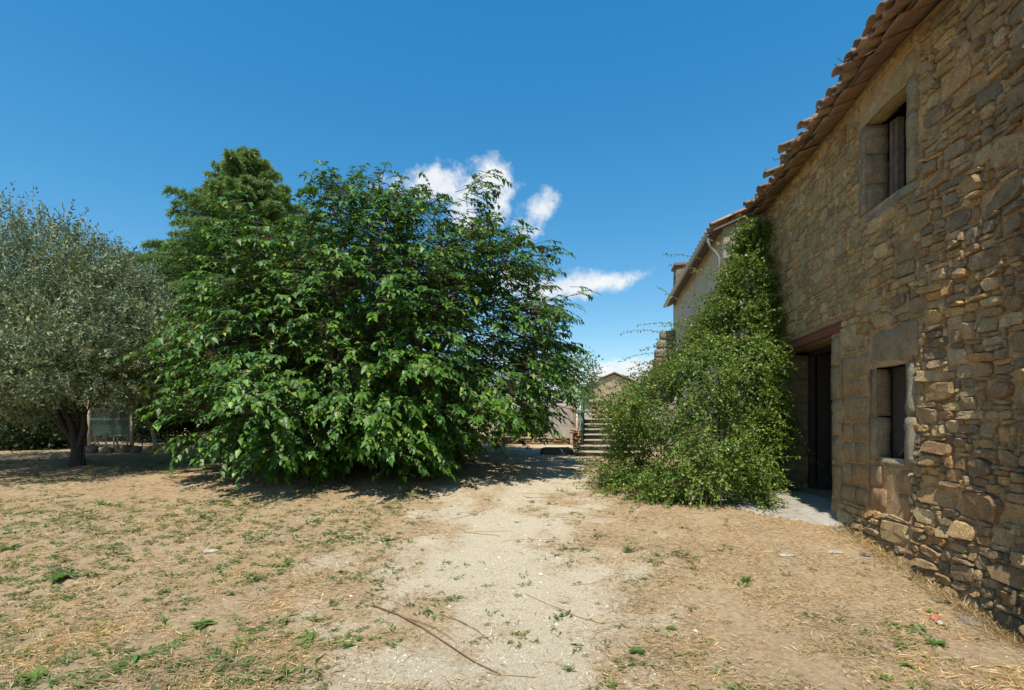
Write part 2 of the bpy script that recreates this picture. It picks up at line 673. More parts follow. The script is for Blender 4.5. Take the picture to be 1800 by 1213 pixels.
def ground():
    fx = list(np.arange(-14, 7.01, .125))
    xs = [-900, -500, -260, -140, -80, -50, -34, -26, -20, -17] + fx + [8, 10, 14, 20, 30, 50, 90, 180, 400, 900]
    fy = list(np.arange(1.5, 19.01, .125))
    ys = [-60, -30, -12, -5, -2, 0, .8] + fy + [20, 22, 25, 30, 38, 50, 70, 110, 200, 400, 900, 1800]
    nx, ny = len(xs), len(ys)
    v = np.zeros((ny, nx, 3))
    c = np.zeros((ny, nx, 3))
    for j, y in enumerate(ys):
        for i, x in enumerate(xs):
            inn = -15 < x < 8 and 1 < y < 20
            z = gz(x, y) if inn else gz0(x, y)
            v[j, i] = (x, y, z)
            if inn:
                c[j, i] = (path_mask(x, y), max(0, min(1, green_mask(x, y))), 0)
    ii = np.arange(nx * ny).reshape(ny, nx)
    f = np.stack([ii[:-1, :-1], ii[:-1, 1:], ii[1:, 1:], ii[1:, :-1]], -1).reshape(-1, 4)
    t = NT('dry ground')
    p = t.pos()
    sepc = t.n('ShaderNodeSeparateColor')
    t.l(t.attr(), sepc.inputs[0])
    a = t.noise(2.2, 7, .68, p)
    b = t.noise(21.0, 8, .75, p)
    fine = t.noise(110.0, 6, .8, p)
    st = t.n('ShaderNodeMapping')
    st.inputs['Scale'].default_value = (9, 60, 30)
    st.inputs['Rotation'].default_value = (0, 0, .35)
    t.l(p, st.inputs[0])
    streak = t.noise(3.0, 6, .8, st.outputs[0], 1.2)
    straw = t.ramp(b, [(.30, (.20, .13, .066)), (.46, (.405, .28, .155)), (.60, (.52, .385, .235)), (.74, (.62, .505, .32))])
    straw = t.mix(t.ramp(a, [(.4, (0, 0, 0)), (.7, (.6, .6, .6))]), straw, (.47, .38, .25))
    straw = t.mix(t.ramp(streak, [(.35, (.55, .55, .55)), (.5, (0, 0, 0))]), straw, t.mix(1.0, straw, (.55, .48, .42), 'MULTIPLY'))
    vor = t.n('ShaderNodeTexVoronoi')
    vor.inputs['Scale'].default_value = 70
    t.l(p, vor.inputs['Vector'])
    grav = t.ramp(fine, [(.3, (.44, .365, .24)), (.5, (.64, .56, .40)), (.7, (.78, .71, .55))])
    grav = t.mix(t.ramp(vor.outputs['Distance'], [(.25, (0, 0, 0)), (.6, (.5, .5, .5))]), grav, (.38, .30, .2))
    pm = t.math('ADD', sepc.outputs[0], t.math('MULTIPLY', t.math('SUBTRACT', b, .5), 1.5))
    pm = t.ramp(pm, [(.26, (0, 0, 0)), (.76, (1, 1, 1))])
    cc = t.mix(pm, straw, grav)
    t.set(**{'Base Color': cc, 'Roughness': .97})
    t.b.inputs['Specular IOR Level'].default_value = .05
    n = t.bump(t.noise(14, 7, .75, p), .7, .05)
    n = t.bump(fine, .8, .012, n)
    t.l(n, t.b.inputs['Normal'])
    me = fast_mesh('ground', v.reshape(-1, 3), f, t.m, True, c.reshape(-1, 3))
    obj('ground', me, kind='structure')


ground()

# ================================================================== THE BARN
WN = 3.2
CU = 10.57                     # where the barn meets the neighbouring house
NU = 4.3                       # its near corner, beside the camera
EAVE_END = 4.22
WTOP = E + 4.02
ROT = -ANG
org = np.array([WN, 6.5, E - 1.35])
barn = thing('stone_barn', W(*org), 'long rubble stone barn with a clay tiled eave and open doorway', 'barn', ROT)


def lo(n, u, z):
    return (n - org[0], u - org[1], z - org[2])


ZB = E - 2.1


def bulge(u, z):
    """unevenness and added sun-catching slant of the wall face (metres outwards)"""
    s = min(1, max(0, (u - 5.0) / 1.5))
    s = s * s * (3 - 2 * s)
    o = .14 * (s - 1)  # slant shaped so this stretch of wall catches the grazing sun
    o += .025 * fnoise(u, z, .8, 60)
    if u < 4.56:
        o += .05
    foot = max(0.0, (E - .95 - z))
    o += foot * .09
    return o


# openings on the wall (u0, u1, z0, z1)
dr_u0, dr_u1 = wall_u(1463)[0], wall_u(1377)[0]
DOOR = (dr_u0, dr_u1, ZB, wall_z(1463, 588))
WIN_L = (wall_u(1589)[0], wall_u(1541)[0], wall_z(1589, 809), wall_z(1589, 638))
WIN_U = (wall_u(1590)[0], wall_u(1523)[0], wall_z(1590, 324), wall_z(1590, 146))
SLIT = (wall_u(1489)[0], wall_u(1475)[0], wall_z(1482, 262), wall_z(1482, 222))
OPEN = [DOOR, WIN_L, WIN_U, SLIT]


def build_wall():
    us = sorted(set([round(x, 4) for x in np.arange(NU, CU + .001, .07)] + [o[0] for o in OPEN] + [o[1] for o in OPEN]))
    zs = sorted(set([round(x, 4) for x in np.arange(ZB, WTOP + .05, .07)] + [o[2] for o in OPEN] + [o[3] for o in OPEN]))
    mb_v, mb_f = [], []
    for z in zs:
        for u in us:
            edge = any(abs(u - o[k]) < 1e-3 and o[2] - .01 <= z <= o[3] + .01 for o in OPEN for k in (0, 1))
            n = WN - bulge(u, z) + (.0 if edge else .003 + .007 * fnoise(u, z, 9, 2))
            mb_v.append(lo(n, u, z))
    nu_ = len(us)
    for j in range(len(zs) - 1):
        for i in range(nu_ - 1):
            cu, cz = (us[i] + us[i + 1]) / 2, (zs[j] + zs[j + 1]) / 2
            if any(o[0] < cu < o[1] and o[2] < cz < o[3] for o in OPEN):
                continue
            k = j * nu_ + i
            mb_f.append((k, k + nu_, k + nu_ + 1, k + 1))
    me = mesh('wall', mb_v, mb_f, M['mortar'], True)
    return obj('wall', me, barn)


wall = build_wall()

# ---- rubble stones: rectangles packed on a fine grid, then rounded, tilted and roughened
CUW, CZH = .048, .042
gu = int((CU - NU) / CUW)
gzn = int((WTOP - ZB) / CZH)
occ = np.zeros((gzn, gu), dtype=bool)


def block(u0, u1, z0, z1):
    i0, i1 = int(round((u0 - NU) / CUW)), int(round((u1 - NU) / CUW))
    j0, j1 = int(round((z0 - ZB) / CZH)), int(round((z1 - ZB) / CZH))
    occ[max(0, j0):max(0, j1), max(0, i0):max(0, i1)] = True


JW = .17
block(SLIT[0] - .02, SLIT[1] + .02, SLIT[2] - .02, SLIT[3] + .02)
block(DOOR[0] - .26, DOOR[1] + .03, DOOR[2], DOOR[3] + .2)
block(WIN_L[0] - .15, WIN_L[1] + .16, WIN_L[2] - .10, WIN_L[3])
block(WIN_L[0] - .17, WIN_L[1] + .17, WIN_L[3], WIN_L[3] + .46)
block(WIN_U[0] - .17, WIN_U[1] + .16, WIN_U[2] - .14, WIN_U[3] + .34)
# rendered pier between doorway and window, and under the window
block(WIN_L[1] + .16, DOOR[0] - .26, WIN_L[2] - .62, DOOR[3] - .35)
block(WIN_L[0] - .1, WIN_L[1] + .2, WIN_L[2] - .62, WIN_L[2] - .1)
rects = []


def try_place(i, j, w, h):
    if i + w > gu or j + h > gzn or i < 0 or j < 0 or occ[j:j + h, i:i + w].any():
        return False
    occ[j:j + h, i:i + w] = True
    rects.append((i, j, w, h))
    return True


rs = random.Random(11)
for _ in range(1500):                                  # big blocks, commoner near the camera and at the foot
    i, j = rs.randrange(gu), rs.randrange(gzn)
    u, z = NU + i * CUW, ZB + j * CZH
    pr = .10 if u < 5.6 else .03
    if z < E - 1.1 and u < 6:
        pr = .22
    if z > E + 1.6 and u < 6.2:
        pr = .2
    if rs.random() < pr:
        try_place(i, j, rs.randint(6, 11), rs.randint(4, 7))
for _ in range(5000):
    i, j = rs.randrange(gu), rs.randrange(gzn)
    u = NU + i * CUW
    if rs.random() < .55:
        if u > 6.5:
            try_place(i, j, rs.randint(4, 8), rs.randint(3, 5))
        else:
            try_place(i, j, rs.randint(3, 7), rs.randint(2, 4))
for j in range(gzn):
    for i in range(gu):
        if occ[j, i]:
            continue
        w0, h0 = rs.choice([(5, 2), (4, 2), (3, 2), (6, 2), (3, 3), (4, 3), (2, 2), (5, 1), (7, 2)])
        done = False
        for hh in range(h0, 0, -1):
            for ww in range(w0, 0, -1):
                if try_place(i, j, ww, hh):
                    done = True
                    break
            if done:
                break


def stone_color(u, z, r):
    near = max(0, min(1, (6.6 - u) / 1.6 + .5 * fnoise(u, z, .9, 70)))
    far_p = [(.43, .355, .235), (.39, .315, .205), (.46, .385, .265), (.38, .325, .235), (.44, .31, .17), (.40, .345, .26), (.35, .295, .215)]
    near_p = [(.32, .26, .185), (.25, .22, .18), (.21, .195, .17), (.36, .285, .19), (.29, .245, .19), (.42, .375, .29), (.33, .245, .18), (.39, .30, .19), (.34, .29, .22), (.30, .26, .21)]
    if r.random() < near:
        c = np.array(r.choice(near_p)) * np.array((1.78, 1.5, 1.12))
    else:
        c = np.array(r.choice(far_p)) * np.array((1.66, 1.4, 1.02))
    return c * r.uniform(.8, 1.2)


def stone_mesh(u0, u1, z0, z1, r, flatness=1.0):
    cu, cz = (u0 + u1) / 2, (z0 + z1) / 2
    a, b = (u1 - u0) / 2 - r.uniform(-.004, .006), (z1 - z0) / 2 - r.uniform(-.004, .005)
    near = max(0, min(1, (7.0 - cu) / 1.2))
    if z1 < E - .8:
        near = 1
    p = (r.uniform(.009, .021) + near * r.uniform(.002, .026)) * flatness
    if r.random() < .07 * near:
        p += .03
    k = 12 if a > .12 else 10
    ex = r.uniform(3.2, 8.0)
    tilt = r.gauss(0, .06)
    ph = r.uniform(0, 6.28)
    tu, tz = r.gauss(0, .10) * a * (.25 + near), (r.gauss(.04, .16) * b) * (.25 + near)
    tu, tz = max(-.03, min(.03, tu)), max(-.035, min(.035, tz))
    vs, fs = [], []
    out = []
    for q in range(k):
        t = 2 * math.pi * (q + .5) / k + r.uniform(-.13, .13)
        ct, st = math.cos(t), math.sin(t)
        rr = 1.0 / (abs(ct) ** ex + abs(st) ** ex) ** (1 / ex)
        rr *= 1 + r.uniform(-.16, .04)
        out.append((a * rr * ct, b * rr * st))
    for (sc_, dep, jn) in ((1.0, -.03, 0), (.97, p * .5, .003), (.84, p, .006)):
        for x, y in out:
            jx = 1 + r.uniform(-.05, .05) if sc_ < .9 else 1
            x, y = x * sc_ * jx, y * sc_ * jx
            xr = x * math.cos(tilt) - y * math.sin(tilt)
            yr = x * math.sin(tilt) + y * math.cos(tilt)
            uu, zz = cu + xr, cz + yr
            d = dep + (r.uniform(-1, 1) * jn + (tu * xr / max(a, .01) - tz * yr / max(b, .01)) * (1 if sc_ < 1 else 0)) * flatness
            vs.append(lo(WN - bulge(uu, zz) - d, uu, zz))
    vs.append(lo(WN - bulge(cu, cz) - p * r.uniform(.85, 1.2), cu, cz))
    for ring in (0, 1):
        for q in range(k):
            q2 = (q + 1) % k
            fs.append((ring * k + q, ring * k + q2, (ring + 1) * k + q2, (ring + 1) * k + q))
    for q in range(k):
        fs.append((2 * k + q, 2 * k + (q + 1) % k, 3 * k))
    # orient outwards
    fs = [tuple(reversed(f)) for f in fs]
    return vs, fs


stones = []
for (i, j, w, h) in rects:
    u0, z0 = NU + i * CUW, ZB + j * CZH
    u1, z1 = u0 + w * CUW, z0 + h * CZH
    cu, cz = (u0 + u1) / 2, (z0 + z1) / 2
    wpos = W(WN, cu, cz)
    px = 900 + FPX * wpos[0] / wpos[1]
    py = 738 - FPX * (cz - E) / wpos[1]
    seen = px < 1815 and -20 < py < 1225 and not (cu > dr_u1 and cz < E + 2.4)
    if cz < gz(wpos[0], wpos[1]) - .12 or (cu < 3.9):
        if cz < gz(wpos[0], wpos[1]) - .2:
            continue
    ppm = FPX / wpos[1]
    stones.append((-(w * CUW * h * CZH) * ppm * ppm * (1 if seen else 0) * max(.25, 3.2 / cu), u0, u1, z0, z1))
stones.sort()
bulk = MB()
for k_, (_, u0, u1, z0, z1) in enumerate(stones):
    r = random.Random(1000 + k_)
    vs, fs = stone_mesh(u0, u1, z0, z1, r)
    c = stone_color((u0 + u1) / 2, (z0 + z1) / 2, r)
    if k_ < 290:
        me = mesh('stone', vs, fs, M['stone'], False, np.tile(c, (len(vs), 1)))
        obj('stone', me, wall)
    else:
        bulk.add(vs, fs, tuple(c))
bulk.build('small_stones', M['stone'], wall, False, True, kind='stuff')


def worn(name, n0, n1, u0, u1, z0, z1, c, parent, mat='dressed', res=.11, jit=.010, bev=.014, **kw):
    vs, fs = rough_box((n0, u0, z0), (n1, u1, z1), res, jit, bev, u0 * 3 + z0)
    vs = [lo(*v) for v in vs]
    me = mesh(name, vs, fs, M[mat], True, np.tile(np.array(c), (len(vs), 1)))
    return obj(name, me, parent, **kw)


def bo(u, z):
    return WN - bulge(u, z)


# ---- doorway: jambs of dressed blocks, red beam, stone soffit, dark door
DZ = DOOR[3]
uA, uB = DOOR[0], DOOR[1]
nA, nB = bo(uA, E) - .012, bo(uB, E) - .012
zz = E - 1.6
r = random.Random(5)
for k, h in enumerate((.52, .46, .40, .50, .44, .40, .36)):
    z1 = min(zz + h, DZ - .02)
    if z1 - zz < .08:
        break
    tone = r.choice([(.46, .33, .19), (.50, .36, .21), (.44, .31, .18)])
    worn('door_jamb', nA + r.uniform(-.008, .008), WN + .42, uA - r.choice([.24, .20, .26]), uA - .002, zz + .001, z1 - .001, tone, barn, jit=.013, bev=.005)
    worn('door_jamb', nB + .01, WN + .45, uB + .002, uB + .3, zz + .001, z1 - .001, (.33, .26, .17), barn, jit=.013, bev=.005)
    zz += h
mb = MB()                                                  # the red steel beam over the doorway: web with two flanges
b0, b1 = uA - .30, uB + .35
zb = DZ - .005
mb.box(lo(nA - .004, b0, zb + .020), lo(nA + .06, b1, zb + .115))
mb.box(lo(nA - .018, b0, zb + .0), lo(nA + .06, b1, zb + .019))
mb.box(lo(nA - .018, b0, zb + .116), lo(nA + .06, b1, zb + .135))
mb.build('door_beam', M['beam'], barn, label='rust red steel beam over the doorway')
worn('door_soffit', nA + .062, WN + .5, uA - .2, uB + .2, zb + .0, zb + .2, (.40, .31, .2), barn)
# door leaf standing open inside, frame and planks
fr = MB()
fr.box(lo(WN + .40, uB - .09, ZB), lo(WN + .48, uB - .004, DZ - .004))
fr.box(lo(WN + .40, uA + .004, ZB), lo(WN + .48, uA + .06, DZ - .004))
fr.box(lo(WN + .40, uA + .061, DZ - .09), lo(WN + .48, uB - .091, DZ - .004))
fr.build('door_frame', M['darkwood'], barn)
leaf_p = obj('door', None, barn)
for q in range(5):
    pl = MB()
    u0 = uB - .10 - q * .012
    n0 = WN + .50 + q * .17
    pl.box(lo(n0, u0 - .04, E - 1.25), lo(n0 + .162, u0, DZ - .06))
    pl.build('plank', M['darkwood'], leaf_p)

# ---- lower window
a0, a1, z0, z1 = WIN_L
n0 = bo(a0, z0) - .03
nL = bo(a1, z0) - .025
lichen_c = (.40, .36, .27)
worn('window_lintel', n0 - .01, WN + .16, a0 - .16, a1 + .16, z1 + .004, z1 + .45, (.42, .32, .2), barn, jit=.016, bev=.035)
zm = z0 + (z1 - z0) * .45
worn('window_jamb', n0 - .012, WN + .16, a0 - .15, a0 - .002, z0 - .06, zm - .005, lichen_c, barn, jit=.012, bev=.012)
worn('window_jamb', n0, WN + .16, a0 - .125, a0 - .002, zm + .004, z1 - .004, lichen_c, barn, jit=.012, bev=.012)
worn('window_jamb', nL, WN + .16, a1 + .002, a1 + .15, z0 - .06, zm - .001, (.40, .32, .2), barn, jit=.012, bev=.008)
worn('window_jamb', nL, WN + .16, a1 + .002, a1 + .14, zm + .001, z1 - .004, (.36, .25, .16), barn, jit=.012, bev=.008)
worn('window_sill', n0 - .004, WN + .16, a0 - .002, a1 + .002, z0 - .10, z0 - .002, (.44, .38, .27), barn, jit=.012)
wb = MB()
wb.box(lo(WN + .18, a0 - .1, z0), lo(WN + .2, a1 + .1, z1))
wb.build('window_shutter', M['darkwood'], barn)
wb = MB()
wb.tube([lo(WN + .14, a0 - .0, z0 + .34), lo(WN + .14, a1 - .2, z0 + .03)], .016, 6)
wb.build('window_bar', M['beam'], barn)

# ---- upper window
a0, a1, z0, z1 = WIN_U
n0 = bo(a0, z0) - .02
nL = bo(a1, z0) - .02
jc = (.46, .36, .22)
worn('window_lintel', n0, WN + .24, a0 - .13, a1 + .14, z1 + .004, z1 + .30, (.50, .38, .2), barn, jit=.012, bev=.02)
h3 = (z1 - z0) / 3
for q in range(3):
    worn('window_jamb', n0, WN + .24, a0 - (.15 if q != 1 else .13), a0 - .002, z0 + q * h3 + .001, z0 + (q + 1) * h3 - .001, jc, barn, jit=.009, bev=.004)
    worn('window_jamb', nL, WN + .24, a1 + .002, a1 + (.14 if q != 1 else .12), z0 + q * h3 + .001, z0 + (q + 1) * h3 - .001, (.40, .33, .22), barn, jit=.009, bev=.004)
worn('window_sill', n0 - .01, WN + .24, a0 - .15, a1 + .14, z0 - .13, z0 - .002, (.36, .32, .24), barn, jit=.010)
wb = MB()
wb.box(lo(WN + .25, a1 - .07, z0), lo(WN + .31, a1 - .004, z1 - .002))
wb.box(lo(WN + .27, a1 - .125, z0), lo(WN + .34, a1 - .072, z1 - .002))
wb.build('window_frame', M['oldwood'], barn)
wb = MB()
wb.box(lo(WN + .35, a1 - .11, z0 + .02), lo(WN + .38, a1 + .1, z1))
wb.build('window_shutter', M['darkwood'], barn)

wb = MB()
a0, a1, z0, z1 = SLIT
for (q0, q1, y0, y1) in ((a0 - .05, a0 - .001, z0, z1), (a1 + .001, a1 + .05, z0, z1), (a0 - .05, a1 + .05, z1 + .001, z1 + .05), (a0 - .05, a1 + .05, z0 - .05, z0 - .001)):
    wb.box(lo(bo(a0, z0) + .012, q0, y0), lo(WN + .3, q1, y1))
wb.build('vent_slit', M['mortar'], barn)
wb = MB()
wb.box(lo(WN + .301, a0 - .06, z0 - .06), lo(WN + .32, a1 + .06, z1 + .06))
wb.build('vent_back', M['interior'], barn)

# ---- rendered pier: flush ashlar blocks smeared with ochre mortar
r = random.Random(31)
zz = WIN_L[2] - .62
pu0, pu1 = WIN_L[1] + .15, DOOR[0] - .25
while zz < DOOR[3] - .38:
    h = r.uniform(.20, .34)
    h = min(h, DOOR[3] - .36 - zz)
    us = [pu0, pu1]
    if r.random() < .6:
        us = [pu0, pu0 + (pu1 - pu0) * r.uniform(.35, .65), pu1]
    for q in range(len(us) - 1):
        cu = (us[q] + us[q + 1]) / 2
        worn('pier_block', bo(cu, zz) - .004 - r.uniform(0, .006), WN + .05, us[q] + .004, us[q + 1] - .004, zz + .004, zz + h - .004,
             r.choice([(.52, .32, .16), (.48, .33, .18), (.54, .36, .19), (.46, .34, .2)]), wall, jit=.007, bev=.004)
    zz += h
zz = WIN_L[2] - .62
for (q0, q1, h) in ((WIN_L[0] - .08, WIN_L[0] + .32, .26), (WIN_L[0] + .33, WIN_L[1] + .14, .26)):
    worn('pier_block', bo(q0, zz) - .008, WN + .05, q0, q1, zz + .006, zz + h, (.52, .33, .18), wall, jit=.007, bev=.004)
for (q0, q1) in ((WIN_L[0] - .08, WIN_L[0] + .42), (WIN_L[0] + .43, WIN_L[1] + .14)):
    worn('pier_block', bo(q0, zz) - .007, WN + .05, q0, q1, zz + .272, zz + .515, (.53, .34, .19), wall, jit=.007, bev=.004)

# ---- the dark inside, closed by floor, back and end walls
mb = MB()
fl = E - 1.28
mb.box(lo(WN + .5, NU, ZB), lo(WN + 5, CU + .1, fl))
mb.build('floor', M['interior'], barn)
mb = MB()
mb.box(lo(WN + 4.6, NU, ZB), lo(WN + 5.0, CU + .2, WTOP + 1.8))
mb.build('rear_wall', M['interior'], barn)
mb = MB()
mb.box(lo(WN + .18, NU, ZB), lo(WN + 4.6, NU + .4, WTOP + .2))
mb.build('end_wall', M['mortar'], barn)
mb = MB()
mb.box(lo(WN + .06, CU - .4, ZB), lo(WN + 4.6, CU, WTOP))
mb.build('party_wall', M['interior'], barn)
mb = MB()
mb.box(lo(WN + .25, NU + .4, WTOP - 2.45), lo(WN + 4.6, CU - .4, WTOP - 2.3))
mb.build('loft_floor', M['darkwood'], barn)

# ---- roof: deck, eave slabs, canal tiles
SL = math.tan(R(19))


def roofz(n):
    return WTOP + (n - WN) * SL + .045


roof = MB()
roof.add([lo(2.98, EAVE_END, roofz(2.98)), lo(2.98, CU, roofz(2.98)), lo(WN + 5, CU, roofz(WN + 5)), lo(WN + 5, EAVE_END, roofz(WN + 5)),
          lo(2.98, EAVE_END, roofz(2.98) + .03), lo(2.98, CU, roofz(2.98) + .03), lo(WN + 5, CU, roofz(WN + 5) + .03), lo(WN + 5, EAVE_END, roofz(WN + 5) + .03)],
         [(0, 1, 2, 3), (7, 6, 5, 4), (0, 4, 5, 1), (1, 5, 6, 2), (2, 6, 7, 3), (3, 7, 4, 0)])
roof_o = roof.build('roof', M['oldwood'], barn)


def canal_tile(length=.46, r0=.080, r1=.096, th=.013, seg=6):
    """half-pipe clay tile, local: x along slope (0 = lower edge), y across, z up, convex upwards"""
    vs, fs = [], []
    for (x, rr) in ((0, r1), (length, r0)):
        for rad in (rr, rr - th):
            for k in range(seg + 1):
                t = math.pi * (.04 + .92 * k / seg)
                vs.append((x, math.cos(t) * rad, math.sin(t) * rad * .82))
    s = seg + 1
    for k in range(seg):
        fs.append((k, k + 1, 2 * s + k + 1, 2 * s + k))                  # outside
        fs.append((s + k + 1, s + k, 3 * s + k, 3 * s + k + 1))          # inside
        fs.append((s + k, s + k + 1, k + 1, k))                          # lower rim
        fs.append((2 * s + k, 2 * s + k + 1, 3 * s + k + 1, 3 * s + k))  # upper rim
    fs.append((0, 2 * s, 3 * s, s))
    fs.append((s + seg, 3 * s + seg, 2 * s + seg, seg))
    return vs, fs


tv, tf = canal_tile()
tile_me = mesh('tile', tv, tf, M['tile'], True)
tile_me2 = mesh('tile', tv, tf, M['tile_lit'], True)


def put_tile(parent, n, u, z, slope, flip, r, me, orgv, jit=1.0):
    o = bpy.data.objects.new('tile', me)
    link(o, parent)
    e = Matrix.Rotation(-slope + r.gauss(0, .035) * jit, 4, 'Y') @ Matrix.Rotation((math.pi if flip else 0) + r.gauss(0, .07) * jit, 4, 'X')
    m = Matrix.Translation((n - orgv[0], u - orgv[1], z - orgv[2])) @ Matrix.Rotation(r.gauss(0, .05) * jit, 4, 'Z') @ e
    o.matrix_local = m
    return o


r = random.Random(77)
pitch = .195
nt = int((CU - EAVE_END) / pitch)
sag = lambda u: .03 * math.sin(u * 1.3) + .02 * math.sin(u * 3.1 + 1)
for k in range(nt):
    u = EAVE_END + (k + .5) * pitch
    for row in range(2):
        nn = 2.80 + row * .37 + (r.uniform(-.06, .06) if row == 0 else 0)
        zt = roofz(nn) + sag(u) * (1 if row == 0 else .7)
        put_tile(roof_o, nn, u + r.uniform(-.012, .012), zt + .115 + row * .01, R(19), True, r, tile_me, org, 1.9)
        nn2 = nn + r.uniform(-.07, .09)
        put_tile(roof_o, nn2, u + pitch / 2 + r.uniform(-.015, .015), roofz(nn2) + sag(u) * (1 if row == 0 else .7) + .10 + row * .01 + r.uniform(0, .015), R(19), False, r, tile_me, org, 1.9)
u = EAVE_END                                               # flat clay slabs closing the eave under the tiles
while u < CU - .05:
    w = r.uniform(.20, .40)
    w = min(w, CU - u)
    n0_, n1_ = 2.95 + r.uniform(-.05, .07), 3.24
    tl_ = r.gauss(0, .05)
    dz_ = r.uniform(-.02, .012)
    vs, fs = rough_box((n0_, u + .006, -.036), (n1_, u + w - .006, -.002), .1, .004, .005, u)
    vs = [lo(v[0], v[1], roofz(v[0]) + v[2] + sag(u) * .3 + dz_ + (v[1] - u) * tl_) for v in vs]
    obj('eave_slab', mesh('eave_slab', vs, fs, M['tile'], True), roof_o)
    u += w
# bits of nests and dry grass caught under the tile ends, bent tile hooks
for k in range(9):
    u = r.uniform(3.6, 10.2)
    mb = MB()
    p0 = np.array([2.84, u, roofz(2.84) + .12])
    mb.tube([lo(*(p0 + np.array([-.0, 0, .03]))), lo(*(p0 + np.array([-.10, .01, 0]))), lo(*(p0 + np.array([-.14, .02, .05])))], .006, 5)
    mb.build('tile_hook', M['bar'], roof_o)

# ================================================================== THE NEIGHBOURING HOUSE
H_N, H_U0, H_U1 = 2.44, 10.60, 17.3
h_org = np.array([H_N, 12.0, E - 1.05])
house = thing('adjoining_house', W(*h_org), 'cream rendered house beyond the barn, half hidden by the creeper', 'house', ROT)


def hl(n, u, z):
    return (n - h_org[0], u - h_org[1], z - h_org[2])


H_EZ = E + 3.72
HSL = math.tan(R(22))
hw = {'w1': (11.4, 12.35, E + 1.2, E + 2.65), 's1': (13.45, 13.62, E + 1.9, E + 2.5), 's2': (15.1, 15.28, E + 1.9, E + 2.5), 'd': (14.9, 15.9, E + .85, E + 1.8)}


def house_wall():
    ops = [hw['w1'], hw['s1'], hw['s2']]
    us = sorted(set(list(np.round(np.arange(H_U0, H_U1 + .01, .2), 3)) + [o[0] for o in ops] + [o[1] for o in ops]))
    zs = sorted(set(list(np.round(np.arange(E - 1.4, H_EZ + .12, .2), 3)) + [o[2] for o in ops] + [o[3] for o in ops]))
    v, f = [], []
    for z in zs:
        for u in us:
            v.append(hl(H_N + .01 * fnoise(u, z, 2, 5), u, z))
    k_ = len(us)
    for j in range(len(zs) - 1):
        for i in range(k_ - 1):
            cu, cz = (us[i] + us[i + 1]) / 2, (zs[j] + zs[j + 1]) / 2
            if any(o[0] < cu < o[1] and o[2] < cz < o[3] for o in ops):
                continue
            k = j * k_ + i
            f.append((k, k + k_, k + k_ + 1, k + 1))
    return obj('front_wall', mesh('front_wall', v, f, M['cream'], True), house)


house_wall()
mb = MB()
mb.add([hl(H_N + .003, H_U0, E - 1.4), hl(H_N + 6, H_U0, E - 1.4), hl(H_N + 6, H_U0, H_EZ + 6 * HSL), hl(H_N + .003, H_U0, H_EZ + .06),
        hl(H_N + .003, H_U0 + .35, E - 1.4), hl(H_N + 6, H_U0 + .35, E - 1.4), hl(H_N + 6, H_U0 + .35, H_EZ + 6 * HSL), hl(H_N + .003, H_U0 + .35, H_EZ + .06)],
       [(0, 1, 2, 3), (7, 6, 5, 4), (0, 3, 7, 4), (1, 5, 6, 2)])
mb.build('gable_wall', M['grey_render'], house)
mb = MB()
mb.box(hl(H_N + .003, H_U1 - .35, E - 1.4), hl(H_N + 6, H_U1 + .02, H_EZ))
mb.build('far_wall', M['grey_render'], house)
mb = MB()
mb.box(hl(H_N + .7, H_U0 + .36, E - 1.4), hl(H_N + .75, H_U1 - .36, H_EZ))
mb.build('inner_wall', M['interior'], house)
for key in ('w1', 's1', 's2'):
    a0, a1, z0, z1 = hw[key]
    w_ = MB()
    for (q0, q1, y0, y1) in ((a0, a0 + .05, z0, z1), (a1 - .05, a1, z0, z1), (a0 + .051, a1 - .051, z1 - .05, z1), (a0 + .051, a1 - .051, z0, z0 + .05)):
        w_.box(hl(H_N + .03, q0, y0), hl(H_N + .24, q1, y1))
    wo = w_.build('window_frame', M['cream'] if key != 'w1' else M['oldwood'], house)
    g_ = MB()
    g_.box(hl(H_N + .16, a0 + .04, z0 + .04), hl(H_N + .17, a1 - .04, z1 - .04))
    g_.build('pane', M['glass'] if key == 'w1' else M['interior'], wo)
    if key == 'w1':
        for q in range(9):
            ub = a0 + .05 + (a1 - a0 - .1) * (q + .5) / 9
            b_ = MB()
            b_.tube([hl(H_N - .03, ub, z0 - .04), hl(H_N - .03, ub, z1 + .04)], .011, 6)
            b_.build('bar', M['bar'], wo)
# roof
ev = .20
mb = MB()
rz = lambda n: H_EZ + (n - H_N) * HSL + .05
mb.add([hl(H_N - ev, H_U0 - .1, rz(H_N - ev)), hl(H_N - ev, H_U1 + .1, rz(H_N - ev)), hl(H_N + 6, H_U1 + .1, rz(H_N + 6)), hl(H_N + 6, H_U0 - .1, rz(H_N + 6)),
        hl(H_N - ev, H_U0 - .1, rz(H_N - ev) + .04), hl(H_N - ev, H_U1 + .1, rz(H_N - ev) + .04), hl(H_N + 6, H_U1 + .1, rz(H_N + 6) + .04), hl(H_N + 6, H_U0 - .1, rz(H_N + 6) + .04)],
       [(0, 1, 2, 3), (7, 6, 5, 4), (0, 4, 5, 1), (1, 5, 6, 2), (2, 6, 7, 3), (3, 7, 4, 0)])
hroof = mb.build('roof', M['oldwood'], house)
r = random.Random(13)
for k in range(int((H_U1 - H_U0 + .2) / .25)):
    u = H_U0 - .05 + k * .25
    for row in range(2 if k > 1 else 3):
        nn = H_N - ev - .06 + row * .4
        put_tile(hroof, nn, u + .125, rz(nn) + .135, R(22), True, r, tile_me2, h_org, .5)
        put_tile(hroof, nn + .02, u, rz(nn) + .12, R(22), False, r, tile_me2, h_org, .5)
